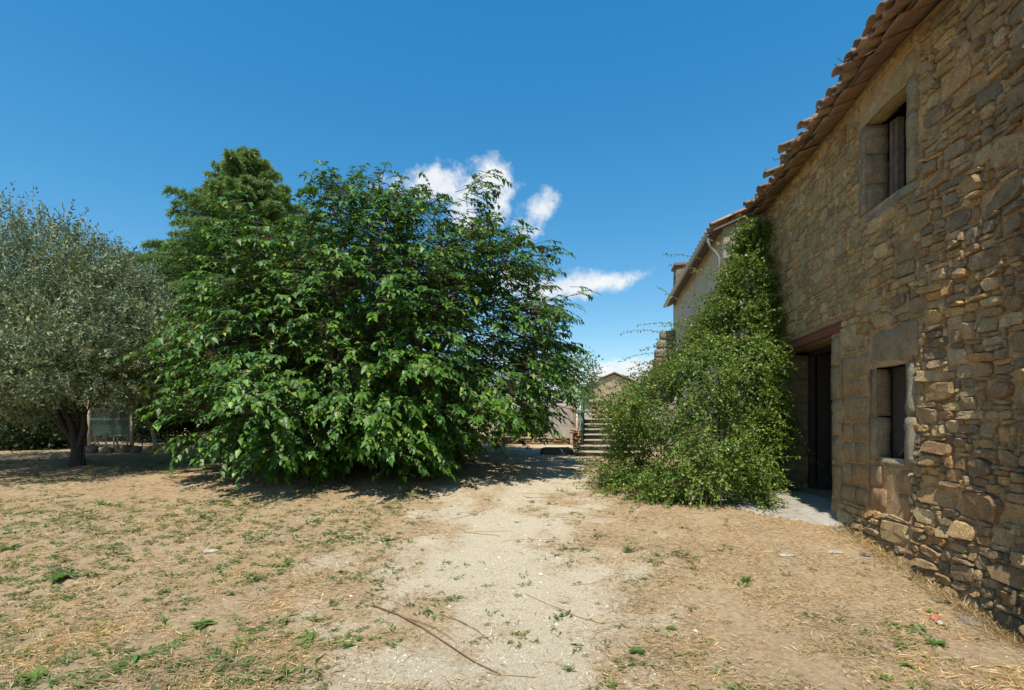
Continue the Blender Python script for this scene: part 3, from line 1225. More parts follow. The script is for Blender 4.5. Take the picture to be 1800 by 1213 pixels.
# gutter and swan-neck pipe
g_ = MB()
gz_e = rz(H_N - ev) + .02
seg = 7
gv, gf = [], []
for u in (H_U0 + .02, H_U1):
    for k in range(seg + 1):
        t = math.pi + math.pi * k / seg
        gv.append(hl(H_N - ev - .07 + .06 * math.cos(t), u, gz_e + .06 * math.sin(t)))
for k in range(seg):
    gf.append((k, k + 1, seg + 2 + k, seg + 1 + k))
g_.add(gv, gf)
g_.build('gutter', M['zinc'], house)
d_ = MB()
d_.tube([hl(H_N - ev - .07, H_U0 + .08, gz_e - .04), hl(H_N - ev - .07, H_U0 + .08, gz_e - .16), hl(H_N - ev - .02, H_U0 + .08, gz_e - .27), hl(H_N - .12, H_U0 + .08, gz_e - .40),
         hl(H_N - .06, H_U0 + .08, gz_e - .5), hl(H_N - .06, H_U0 + .08, E - 1.0)], .03, 10)
d_.build('downpipe', M['zinc'], house, True)
# chimney beyond the ridge end
c_ = MB()
vs, fs = rough_box((H_N - .02, 16.6, H_EZ - .1), (H_N + .5, 17.25, H_EZ + 1.1), .15, .02, .02, 4)
c_.add([hl(*v) for v in vs], fs, (.36, .29, .2))
ch = c_.build('chimney', M['stone'], house, True, True)
c_ = MB()
c_.box(hl(H_N - .07, 16.55, H_EZ + 1.1), hl(H_N + .55, 17.3, H_EZ + 1.17))
c_.build('chimney_cap', M['tile'], ch)

# sloping stone buttress at the far end
b_org = W(1.9, 17.2, E - .9)
butt = MB()
bp = [(1.25, 16.9), (2.43, 16.9), (2.43, 17.5), (1.25, 17.5)]
vs = [W(1.2, 16.95, E - 1.2), W(2.40, 16.95, E - 1.2), W(2.40, 17.45, E - 1.2), W(1.2, 17.45, E - 1.2),
      W(2.05, 16.98, E + 2.9), W(2.40, 16.98, E + 2.9), W(2.40, 17.42, E + 2.9), W(2.05, 17.42, E + 2.9)]
butt = MB(b_org)
nzs = 14
for k in range(nzs):
    z0 = E - 1.2 + k * .29
    f = k / nzs
    ln = 1.05 + (2.1 - 1.05) * f + random.uniform(-.03, .03)
    v, fcs = rough_box((ln, 16.95, z0), (2.425, 17.5, z0 + .289), .15, .02, .006, k * 2.2)
    c = random.choice([(.45, .42, .35), (.4, .36, .28), (.48, .44, .36), (.42, .25, .15)])
    butt.add([W(*q) for q in v], fcs, c)
butt.build('stone_buttress', M['stone'], None, True, True, loc=tuple(b_org), label='pale stepped stone buttress at the far end of the house', cat='buttress')

# ================================================================== CONCRETE APRON before the doorway
ap = [(2.05, 8.9), (1.75, 8.35), (1.95, 7.75), (2.25, 7.45), (2.75, 7.15), (3.16, 7.02), (3.3, 7.3), (3.62, 7.35), (3.62, 9.0), (3.0, 9.6), (2.4, 9.4)]
v, f = [], []
ctr = (2.75, 8.2)
rings = 8
pts = []
for k in range(len(ap)):
    a, b = ap[k], ap[(k + 1) % len(ap)]
    for q in range(4):
        t = q / 4
        pts.append((a[0] + (b[0] - a[0]) * t + random.uniform(-.03, .03), a[1] + (b[1] - a[1]) * t + random.uniform(-.03, .03)))
for ri in range(rings + 1):
    s = 1 - ri / (rings + .0) * .999
    for (n_, u_) in pts:
        n2, u2 = ctr[0] + (n_ - ctr[0]) * s, ctr[1] + (u_ - ctr[1]) * s
        p = W(n2, u2, 0)
        v.append((p[0], p[1], gz(p[0], p[1]) + (.018 if ri else -.03) + .006 * fnoise(n2, u2, 4, 9)))
k_ = len(pts)
for ri in range(rings):
    for q in range(k_):
        f.append((ri * k_ + q, ri * k_ + (q + 1) % k_, (ri + 1) * k_ + (q + 1) % k_, (ri + 1) * k_ + q))
obj('concrete_apron', mesh('concrete_apron', v, f, M['concrete'], True), kind='structure')

# ================================================================== STAIRCASE with green railings
st_o = P(1056, 800, 13.2)
st_o[2] = gz(st_o[0], st_o[1])
stair = thing('stone_staircase', st_o, 'flight of worn concrete steps rising beside the creeper', 'stairs', ROT)
sx0, sx1 = -.55, 1.15
zt = 0.0
rise, tread = .142, .27
for k in range(7):
    w0 = sx0 - (.10 if k == 1 else .14 if k == 0 else 0)
    y1 = 4.4 if k == 6 else 7 * tread + .3 - .01 * k
    vs, fs = rough_box((w0 + .02, k * tread + .05, -.25), (sx1 - .02 - .004 * k, y1, (k + 1) * rise - .055), .2, .014, .012, k * 1.7)
    body = obj('step', mesh('step', vs, fs, M['stone'], True, np.tile(np.array((.27, .24, .19)), (len(vs), 1))), stair)  # shade on the risers is put into this darker body colour
    vs, fs = rough_box((w0, k * tread, (k + 1) * rise - .054), (sx1 - .004 * k, k * tread + (.42 if k < 6 else 2.4), (k + 1) * rise), .2, .008, .01, k * 2.9)
    obj('tread_slab', mesh('tread_slab', vs, fs, M['steps'], True), body)
TOPZ = 7 * rise
for k in range(5):                                           # second flight to the right, up to the house
    vs, fs = rough_box((1.16 + k * .30, 1.9, -.25), (2.75, 3.1 - k * .004, TOPZ + (k + 1) * .16), .3, .008, .012, 50 + k)
    obj('step', mesh('step', vs, fs, M['steps'], True, np.tile(np.array((.4, .36, .29)), (len(vs), 1))), stair)


def mesh_rail(name, pa, pb, height, label):
    """green tube frame with a wire mesh infill between two foot points (local to the stair)"""
    pa, pb = Vector(pa), Vector(pb)
    rr = thing(name, Vector(W(0, 0, 0)), label, 'railing', 0)
    rr.location = stair.location
    rr.rotation_euler = (0, 0, ROT)
    h = Vector((0, 0, height))
    n = max(2, int((pb - pa).length / .75) + 1)
    for i in range(n):
        q = pa.lerp(pb, i / (n - 1))
        m_ = MB()
        m_.tube([q, q + h], .024, 8)
        m_.build('post', M['green_paint'], rr, True)
    m_ = MB()
    m_.tube([pa + h, pb + h], .022, 8)
    m_.build('handrail', M['green_paint'], rr, True)
    m_ = MB()
    m_.tube([pa + h * .12, pb + h * .12], .014, 6)
    m_.build('bottom_rail', M['green_paint'], rr, True)
    m_ = MB()
    L_ = (pb - pa).length
    k = int(L_ / .055)
    for i in range(1, k):
        q = pa.lerp(pb, i / k)
        m_.tube([q + h * .12, q + h], .004, 4, cap=False)
    for i in range(1, int(height / .07)):
        o = h * (.12 + .88 * i / int(height / .07))
        m_.tube([pa + o, pb + o], .004, 4, cap=False)
    m_.build('wire_mesh', M['green_paint'], rr)
    return rr


mesh_rail('stair_railing', (sx0 + .06, .35, rise * 1.0), (sx0 + .06, 1.95, TOPZ), .92, 'green wire mesh railing up the left side of the steps')
mesh_rail('stair_railing', (sx1 - .06, .35, rise * 1.0), (sx1 - .06, 1.85, TOPZ), .92, 'green wire mesh railing on the right of the lower steps, in the leaves')
mesh_rail('stair_railing', (sx1 + .02, 1.95, TOPZ), (2.6, 1.95, TOPZ + .75), .92, 'green railing of the upper flight climbing to the house')

# ---- walls and odds and ends round the stairs
def rubble_wall(name, pts, height, thick, label, cat, seed, sizes=(.22, .13), pal=((.42, .34, .24), (.36, .28, .19), (.47, .40, .30), (.40, .25, .16)), limit=70):
    """dry stone wall along a polyline of ground points; every stone a part"""
    r = random.Random(seed)
    o = np.array(pts[0], float)
    t_ = thing(name, o, label, cat)
    core = MB(o)
    n = 0
    for a, b in zip(pts[:-1], pts[1:]):
        a, b = np.array(a, float), np.array(b, float)
        d = b - a
        L_ = np.hypot(d[0], d[1])
        d2 = np.array([d[0], d[1], 0]) / L_
        s = np.array([-d2[1], d2[0], 0])
        vs, fs = rough_box((0.02, -thick * .4, -.2), (L_ - .02, thick * .4, height - .05), .3, .02, .02, seed)
        core.add([a + d2 * q[0] + s * q[1] + np.array([0, 0, q[2] + d[2] * q[0] / L_]) for q in vs], fs)
        z = -.08
        while z < height - .03:
            h = r.uniform(.7, 1.3) * sizes[1]
            x = -r.uniform(0, .1)
            while x < L_:
                w = r.uniform(.6, 1.6) * sizes[0]
                hh = h * r.uniform(.75, 1.05)
                vs, fs = rough_box((0, 0, 0), (w - .015, thick * r.uniform(.95, 1.1), hh - .012), .2, .022, .022, r.uniform(0, 90))
                c = np.array(r.choice(pal)) * r.uniform(.8, 1.2)
                ox = x
                vv = [a + d2 * (ox + q[0]) + s * (q[1] - thick * .55) + np.array([0, 0, z + q[2] + d[2] * ox / L_]) - o for q in vs]
                obj('stone', mesh('stone', vv, fs, M['stone'], True, np.tile(c, (len(vv), 1))), t_)
                x += w
                n += 1
            z += h
    core.build('core', M['mortar'], t_, True)
    return t_


p0, p1 = P(1040, 735, 18.2), P(1135, 735, 18.2)
p0[2] = p1[2] = E - .15
rubble_wall('rubble_wall', [p0, p1], .82, .4, 'rough rubble wall at the head of the steps', 'wall', 3, (.2, .17), ((.52, .44, .34), (.58, .52, .43), (.44, .36, .27), (.5, .34, .25), (.47, .43, .36)))
p0, p1 = P(1007, 770, 15.3), P(1027, 770, 15.2)
p0[2] = gz(p0[0], p0[1])
p1[2] = p0[2]
rubble_wall('stacked_stone_pier', [p0, p1], .62, .38, 'pier of thin reddish stones left of the green railing', 'pier', 8, (.2, .075), ((.45, .27, .16), (.48, .33, .2), (.4, .24, .15), (.5, .4, .28)))
p0, p1 = P(845, 757, 18.4), P(1003, 757, 17.6)
p0[2], p1[2] = gz(p0[0], p0[1]), gz(p1[0], p1[1])
rubble_wall('low_stone_edging', [p0, p1], .24, .4, 'low edging of flat stones across the dry grass behind the tree', 'wall', 4, (.3, .1))
# grey garden wall and pink post
ga, gb = P(962, 757, 19.0), P(1010, 757, 18.6)
g_o = np.array([ga[0], ga[1], E - .85])
t_ = thing('garden_wall', g_o, 'grey rendered garden wall left of the pink post', 'wall')
dv = gb - ga
Lg = math.hypot(dv[0], dv[1])
vs, fs = rough_box((0, 0, -.2), (Lg, .25, 1.52), .3, .012, .015, 3)
ca, sa = dv[0] / Lg, dv[1] / Lg
rot2 = lambda q: (q[0] * ca - q[1] * sa, q[0] * sa + q[1] * ca, q[2])
obj('wall_body', mesh('wall_body', [rot2(q) for q in vs], fs, M['grey_render'], True), t_)
vs, fs = rough_box((-.03, -.04, 1.522), (Lg + .03, .29, 1.58), .3, .008, .01, 5)
obj('coping', mesh('coping', [rot2(q) for q in vs], fs, M['concrete'], True), t_)
pp = P(1005, 757, 17.2)
mb = MB((pp[0], pp[1], E - .85))
vs, fs = rough_box((pp[0] - .05, pp[1] - .05, E - .95), (pp[0] + .05, pp[1] + .05, E + .62), .2, .006, .01, 6)
mb.add(vs, fs)
mb.build('gate_post', M['pink'], None, True, loc=(pp[0], pp[1], E - .85), label='slim pinkish post behind the stacked stone pier', cat='post')
# stone block in the tree's shade
bk = G(982, 798)
vs, fs = rough_box((-.5, -.2, -.1), (.4, .2, .18), .15, .03, .05, 12)
obj('stone_trough', mesh('stone_trough', vs, fs, M['stone'], True, np.tile(np.array((.22, .19, .15)), (len(vs), 1))), loc=tuple(bk), label='dark stone block lying in shade left of the steps', cat='stone block')
# bare vine stems by the pier
for k, (px, py) in enumerate(((1012, 782), (1020, 780))):
    b = G(px, py)
    r = random.Random(k)
    mb = MB()
    pts = [np.zeros(3)]
    for q in range(6):
        pts.append(pts[-1] + np.array([r.uniform(-.08, .08), r.uniform(-.03, .03), .14]))
    mb.tube(pts, [.022 - .002 * q for q in range(7)], 6)
    s_ = mb.build('stem', M['bark'], None, True)
    root = thing('bare_vine', b, ('bare twisted vine stem below the pink post', 'bare vine stem just left of the green railing')[k], 'vine')
    s_.parent = root
    for q in range(3):
        t0 = pts[2 + q]
        mb = MB()
        mb.tube([t0, t0 + np.array([(-1) ** q * .08, 0, .1]), t0 + np.array([(-1) ** q * .13, .02, .24])], [.011, .008, .004], 5)
        mb.build('twig', M['bark'], root, True)

# ================================================================== FAR GABLED HOUSE
D_ = 58.0
fc = P(1079, 738, D_)
fh = thing('gabled_house', (fc[0], fc[1], gz0(fc[0], fc[1])), 'small distant stone house showing its gable above the steps', 'house')
z0 = gz0(fc[0], fc[1])
hwid = 39 / 900 * D_
ez = E + (738 - 674) / 900 * D_ - z0
rz_ = E + (738 - 658) / 900 * D_ - z0
wins = [(-20 / 900 * D_, E + 10 / 900 * D_ - z0), (19 / 900 * D_, E + 10 / 900 * D_ - z0)]
mb = MB()
mb.add([(-hwid, 0, -.5), (hwid, 0, -.5), (hwid, 0, ez), (0, 0, rz_), (-hwid, 0, ez), (-hwid, 9, -.5), (hwid, 9, -.5), (hwid, 9, ez), (0, 9, rz_), (-hwid, 9, ez)],
       [(0, 1, 2, 3, 4), (9, 8, 7, 6, 5), (0, 4, 9, 5), (1, 6, 7, 2)], (.47, .385, .26))
mb.build('wall', M['stone'], fh, False, True)
rf = MB()
for s in (-1, 1):
    a = np.array([0, -.35, rz_ + .14]); b = np.array([s * (hwid + .4), -.35, ez - .06])
    t = np.array([0, 0, .14])
    bk_ = np.array([0, 9.7, 0])
    q = [a, b, b + bk_, a + bk_, a + t, b + t, b + bk_ + t, a + bk_ + t]
    rf.add(q, [(0, 1, 2, 3), (7, 6, 5, 4), (0, 4, 5, 1), (1, 5, 6, 2), (2, 6, 7, 3), (3, 7, 4, 0)])
rf.build('roof', M['tile'], fh)
for (wx, wz) in wins:
    m_ = MB()
    for (x0, x1, y0, y1) in ((-.55, -.45, -.35, .35), (.45, .55, -.35, .35), (-.449, .449, .25, .35), (-.449, .449, -.35, -.25)):
        m_.box((wx + x0, -.05, wz + y0), (wx + x1, .1, wz + y1))
    wo = m_.build('window', M['grey_render'], fh)
    m_ = MB()
    m_.box((wx - .45, -.03, wz - .25), (wx + .45, -.012, wz + .25))
    m_.build('pane', M['glass'], wo)
m_ = MB()
m_.box((-4.5, -6, -.3), (5.5, -3, 1.6))
m_.build('lean_to', M['grey_render'], fh)
m_ = MB()
m_.box((-4.6, -6.1, 1.6), (5.6, -2.9, 1.75))
m_.build('lean_to_roof', M['concrete'], fh)


# ================================================================== FOLIAGE builders
def branch_tree(mb, base, targets, r0, wob=.15, seed=1, seg=6, start=.25):
    """limbs bending from one base point to many targets"""
    r = random.Random(seed)
    for t in targets:
        base_, t = np.array(base, float), np.array(t, float)
        pts, rad = [], []
        mid = base_ + (t - base_) * .45 + np.array([0, 0, abs(t[2] - base_[2]) * start])
        for q in range(seg + 1):
            s = q / seg
            p = (1 - s) ** 2 * base_ + 2 * s * (1 - s) * mid + s * s * t
            p = p + np.array([r.gauss(0, wob), r.gauss(0, wob), r.gauss(0, wob * .6)]) * min(1, s * 2) * (0 if q == 0 else 1)
            pts.append(p)
            rad.append(max(.006, r0 * (1 - .9 * s)))
        mb.tube(pts, rad, 6, cap=False)


# ================================================================== MULBERRY TREE
TC = np.array([-3.2, 12.2])
tz0 = gz(*TC)
mul = thing('mulberry_tree', (TC[0], TC[1], tz0), 'broad dark green mulberry tree with leafy boughs drooping to the ground', 'tree')
mo = np.array([TC[0], TC[1], tz0])


def mul_radius(d):
    """crown surface along unit directions d (n,3) from the crown centre: lumpy dome, leaner on its left shoulder"""
    a = np.where(d[:, 2] > 0, 4.45, 1.7)
    rr = 1.0 / np.sqrt((d[:, 0] / np.where(d[:, 0] < 0, 3.95, 4.75)) ** 2 + (d[:, 1] / 4.2) ** 2 + (d[:, 2] / a) ** 2)
    k = np.array([mnoise.noise(Vector(q * 2.1 + 4.0)) * .13 + mnoise.noise(Vector(q * 5.2 + 9.0)) * .08 for q in d])
    k -= np.where((d[:, 2] > 0) & (d[:, 0] < 0), .12 * np.clip(-d[:, 0], 0, 1) * np.clip(d[:, 2], 0, 1), 0)
    k += np.where((d[:, 2] > 0) & (d[:, 0] > 0), .04 * np.clip(d[:, 0], 0, 1) * np.clip(d[:, 2], 0, 1), 0)
    return rr * (1 + k)


def mulberry():
    cz = E + .55
    cen = np.array([TC[0], TC[1], cz])
    r = np.random.default_rng(42)
    # boughs: evenly spread directions, each a flat drooping fan of twigs
    nb = 460
    gi = np.arange(nb) + .5
    ph = np.arccos(1 - 1.62 * gi / nb)
    th_ = math.pi * (1 + 5 ** .5) * gi
    bd = np.stack([np.cos(th_) * np.sin(ph), np.sin(th_) * np.sin(ph), np.cos(ph)], 1) + r.normal(0, .09, (nb, 3))
    bd /= np.linalg.norm(bd, axis=1, keepdims=True)
    bR = mul_radius(bd) * (1 + r.normal(0, .075, nb))
    P0, D0, TD, SH, LEV = [], [], [], [], []
    bough_lines = []
    for b in range(nb):
        d = bd[b]
        if mnoise.noise(Vector(d * 3.1 + 17)) < -.25:
            continue
        tip = cen + d * bR[b]
        flat_ = np.array([d[0], d[1], d[2] * .6 + .08]) + r.normal(0, .12, 3)
        flat_ /= np.linalg.norm(flat_)
        sd = np.cross(flat_, [0, 0, 1.0])
        sd /= np.linalg.norm(sd) + 1e-6
        L_ = r.uniform(1.0, 1.9)
        droop = r.uniform(.12, .42)
        root = tip - flat_ * L_ + np.array([0, 0, droop * L_ * .6])
        bough_lines.append((root, tip))
        m = int(r.integers(16, 28))
        for q in range(m):
            t = r.random() ** .75
            c = root + flat_ * L_ * t + np.array([0, 0, -droop * L_ * t * t * .75])
            side = r.uniform(-1, 1)
            wdt = .62 * (1 - .65 * t) * L_ * .62
            P0.append(c + sd * side * wdt + np.array([0, 0, r.normal(0, .13)]) - np.array([0, 0, abs(side) * .10]))
            td = flat_ * .8 + sd * side * 1.0 + r.normal(0, .2, 3)
            td[2] = td[2] * .5 - r.uniform(0, .25)
            TD.append(td / np.linalg.norm(td))
            D0.append(d)
            SH.append(.9 + .1 * t)
    # single twigs all over the shell
    ns = 3300
    di = rdir(ns)
    Rs = mul_radius(di) * (1 - np.abs(r.normal(0, .06, ns)) + .02)
    for q in range(ns):
        if di[q][2] < -.65 or mnoise.noise(Vector(di[q] * 4.2 + 50)) < -.08:
            continue
        P0.append(cen + di[q] * Rs[q])
        D0.append(di[q])
        td = di[q] * np.array([1, 1, .7]) + r.normal(0, .35, 3) + np.array([0, 0, .1])
        TD.append(td / np.linalg.norm(td))
        SH.append(.96)
    # thin filling inside
    ni = 1900
    di = rdir(ni)
    Ri = mul_radius(di) * r.uniform(.45, .86, ni)
    for q in range(ni):
        P0.append(cen + di[q] * Ri[q])
        D0.append(di[q])
        td = di[q] * np.array([1, 1, .4]) + r.normal(0, .4, 3)
        TD.append(td / np.linalg.norm(td))
        SH.append(.5)
    p, d, td, shell = np.array(P0), np.array(D0), np.array(TD), np.array(SH)
    keep = np.ones(len(p), bool)
    for i in range(len(p)):
        g = gz(p[i, 0], p[i, 1])
        if p[i, 2] < g + .15:
            p[i, 2] = g + .15 + r.random() * .4
        low = p[i, 2] - g
        side = (p[i, 0] - TC[0]) / 4.8
        lift = .22 + max(0, side - .1) * 1.1 + (.95 if side < -.55 else .3 if side < -.35 else 0) + .55 * mnoise.noise(Vector((p[i, 0] * .9, p[i, 1] * .9, 3)))
        if p[i, 1] > TC[1] - .5:
            lift += .5
        if low < lift:
            keep[i] = False
    p, d, td, shell = p[keep], d[keep], td[keep], shell[keep]
    nT = len(p)
    tl = rng.uniform(.26, .62, nT)
    per = 11
    pos, ax, up, ln, wd = [], [], [], [], []
    for k in range(per):
        s = (k + .6) / per
        q = p + td * (tl * s)[:, None]
        q[:, 2] -= tl * s * s * .38
        tang = td.copy()
        tang[:, 2] -= s * .76
        sd = np.cross(td, np.array([0, 0, 1.0]))
        sd /= np.linalg.norm(sd, axis=1, keepdims=True) + 1e-6
        sgn = 1 if k % 2 else -1
        a = tang * .75 + sd * sgn * rng.uniform(.5, 1.1, nT)[:, None] + rng.normal(0, .2, (nT, 3))
        a[:, 2] -= rng.uniform(.05, .6, nT)
        u_ = np.array([0, 0, 1.0]) + d * .4 + rng.normal(0, .2, (nT, 3))
        pos.append(q)
        ax.append(a)
        up.append(u_)
        L_ = rng.uniform(.06, .168, nT) * (1.05 - .25 * abs(s - .5))
        ln.append(L_)
        wd.append(L_ * rng.uniform(.52, .70, nT))
    pos, ax, up = np.concatenate(pos), np.concatenate(ax), np.concatenate(up)
    ln, wd = np.concatenate(ln), np.concatenate(wd)
    pos[:, 2] = np.maximum(pos[:, 2], E + np.interp(pos[:, 1], GY, GZ) + .16)
    # the largest in view become leaves of their own
    depth = pos[:, 1]
    px = 900 + FPX * pos[:, 0] / depth
    sh = np.tile(shell, per)
    score = ln / depth * (sh > .88) * (px > 20) * (px < 1790)
    order = np.argsort(-score)
    single = order[:280]
    rest = order[280:]
    v, f = leaves(pos[rest] - mo, ax[rest], up[rest], ln[rest], wd[rest], .16, .16)
    crown = obj('crown', fast_mesh('crown', v, f, M['mulberry'], False), mul, kind='stuff')
    lv, lf = leaves(np.zeros((1, 3)), np.array([[1.0, 0, 0]]), np.array([[0, 0, 1.0]]), np.array([1.0]), np.array([.62]), .16, .16)
    leaf_me = mesh('leaf', lv, lf, M['mulberry'])
    for i in single:
        a = Vector(ax[i]).normalized()
        s_ = a.cross(Vector(up[i])).normalized()
        n_ = s_.cross(a)
        m = Matrix((a, -s_, n_)).transposed().to_4x4()
        o = bpy.data.objects.new('leaf', leaf_me)
        link(o, crown)
        o.matrix_local = Matrix.Translation(Vector(pos[i] - mo)) @ m @ Matrix.Scale(float(ln[i]), 4)
    # twigs as thin three-sided stalks
    t0 = p - td * (tl * .6)[:, None]
    t1 = p + td * (tl * .5)[:, None] - np.array([0, 0, .1]) * tl[:, None]
    t2 = p + td * tl[:, None] - np.array([0, 0, .38]) * tl[:, None]
    s1 = np.cross(td, rdir(nT))
    s1 /= np.linalg.norm(s1, axis=1, keepdims=True) + 1e-6
    s2 = np.cross(td, s1)
    V = []
    for q, w in ((t0, .008), (t1, .005), (t2, .002)):
        for c_, s_ in ((1, 0), (-.5, .87), (-.5, -.87)):
            V.append(q + (s1 * c_ + s2 * s_) * w)
    V = np.stack(V, 1) - mo
    b = (np.arange(nT) * 9)[:, None, None]
    F = []
    for ring in (0, 1):
        for k in range(3):
            k2 = (k + 1) % 3
            F.append([ring * 3 + k, ring * 3 + k2, ring * 3 + 3 + k2, ring * 3 + 3 + k])
    F = (np.array(F)[None] + b).reshape(-1, 4)
    obj('twigs', fast_mesh('twigs', V.reshape(-1, 3), F, M['bark']), crown, kind='stuff')
    # trunk and limbs
    mb = MB(mo)
    base = np.array([TC[0], TC[1], tz0 - .1])
    fork = base + np.array([.05, 0, 1.1])
    mb.tube([base, base + np.array([.02, 0, .5]), fork], [.34, .25, .23], 12, cap=False)
    mb.build('trunk', M['bark'], mul, True)
    dd = rdir(70)
    dd[:, 1] *= .8
    dd[:, 2] = np.abs(dd[:, 2]) * .9 - .15
    dd /= np.linalg.norm(dd, axis=1, keepdims=True)
    rr = mul_radius(dd) * .9
    tg = cen + dd * rr[:, None]
    tg[:, 2] = np.maximum(tg[:, 2], E - .6)
    for k in range(16):
        m2 = MB(mo)
        branch_tree(m2, fork - np.array([0, 0, .1]), [tg[k]], .13, .10, k, 8, .28)
        branch_tree(m2, fork + (tg[k] - fork) * .4 + np.array([0, 0, .3]), [tg[16 + 3 * k], tg[17 + 3 * k], tg[18 + 3 * k]] if 18 + 3 * k < 70 else [tg[16 + k]], .055, .08, 100 + k, 6, .15)
        m2.build('limb', M['bark'], mul, True)


mulberry()

# ================================================================== OLIVE TREE
ob = G(135, 818)
oli = thing('olive_tree', ob, 'grey green olive tree with a forked trunk darkened for shade', 'tree')


def olive():
    D0 = ob[1]
    lobes = [(5, 515, 2.05, 1.75, 0), (115, 540, 1.7, 1.4, -.2), (200, 575, 1.15, 1.2, -.3), (60, 620, 2.0, 1.1, -.7), (200, 645, 1.25, .8, -.8), (-60, 600, 2.3, 1.9, .2), (130, 610, 1.6, 1.0, -1.0), (250, 625, .7, .9, -.3), (40, 590, 2.0, 1.6, .8), (150, 560, 1.5, 1.5, .9),
             (-40, 640, 2.2, 1.2, -1.6), (80, 640, 1.5, .75, -1.7)]
    P_, Dn = [], []
    per = [2100, 1600, 1050, 1500, 1050, 1700, 1250, 480, 1000, 800, 1500, 1100]
    for (px, py, rx, rzz, dy), n in zip(lobes, per):
        c = P(px, py, D0 + dy)
        d = rdir(n)
        k = np.array([1 + .22 * mnoise.noise(Vector(q * 2.5 + px)) + .13 * mnoise.noise(Vector(q * 6 + px)) for q in d])
        s = np.where(rng.random(n) < .72, 1 - np.abs(rng.normal(0, .08, n)), rng.uniform(.4, .9, n))
        p = c + d * np.array([rx, rx * .95, rzz]) * (k * s)[:, None]
        P_.append(p)
        Dn.append(d)
    p, d = np.concatenate(P_), np.concatenate(Dn)
    nT = len(p)
    keep = np.array([mnoise.noise(Vector(q * 1.3 + 12)) > -.36 for q in p])
    keep &= p[:, 2] > E + .15 + np.interp(p[:, 0], [-12.5, -11, -10, -9, -8], [-.15, -.1, .2, .55, .5]) + .25 * np.array([mnoise.noise(Vector(q * 1.1)) for q in p])
    p, d = p[keep], d[keep]
    nT = len(p)
    td = d * .65 + np.array([0, 0, .55]) + rng.normal(0, .33, (nT, 3))
    low = p[:, 2] < E + .9
    td[low, 2] -= .75
    td /= np.linalg.norm(td, axis=1, keepdims=True)
    tl = rng.uniform(.22, .6, nT)
    tl += (p[:, 2] > E + 3.4) * rng.random(nT) * .12
    per = 18
    pos, ax, up, ln, wd = [], [], [], [], []
    for k in range(per):
        s = (k + .5) / per
        q = p + td * (tl * s)[:, None]
        a = td * .9 + rdir(nT) * 1.0
        pos.append(q)
        ax.append(a)
        up.append(rdir(nT) + np.array([0, 0, .6]))
        L_ = rng.uniform(.055, .108, nT)
        ln.append(L_)
        wd.append(L_ * .32)
    v, f = leaves(np.concatenate(pos) - ob, np.concatenate(ax), np.concatenate(up), np.concatenate(ln), np.concatenate(wd), .08, 0, True)
    obj('crown', fast_mesh('crown', v, f, M['olive']), oli, kind='stuff')
    # trunk forks low into three leaning stems
    mb = MB(ob)
    b0 = ob - np.array([0, 0, .1])
    f0 = ob + np.array([.02, 0, .42])
    mb.tube([b0, ob + np.array([0, 0, .12]), ob + np.array([.01, .02, .28]), f0], [.20, .145, .13, .125], 12, cap=False)
    mb.build('trunk', M['bark_olive'], oli, True)
    heads = [P(80, 640, D0 - .1), P(180, 630, D0 + .1), P(130, 560, D0 + .5), P(30, 600, D0 + .3)]
    for k, h in enumerate(heads):
        m2 = MB(ob)
        branch_tree(m2, f0 - np.array([0, 0, .12]), [h], .085, .06, k + 3, 8, .05)
        tg = p[rng.integers(0, nT, 7)]
        branch_tree(m2, f0 + (h - f0) * .7, [t for t in tg if np.linalg.norm(t - h) < 2.2], .04, .05, 30 + k, 5, .1)
        m2.build('limb', M['bark_olive'], oli, True)


olive()

# ================================================================== CEDAR
cb = np.array([(438 - 900) / 900 * 17.5, 17.5, 0])
cb[2] = gz(cb[0], cb[1])
ced = thing('cedar_tree', cb, 'tall feathery conifer with drooping sprays behind the mulberry', 'tree')


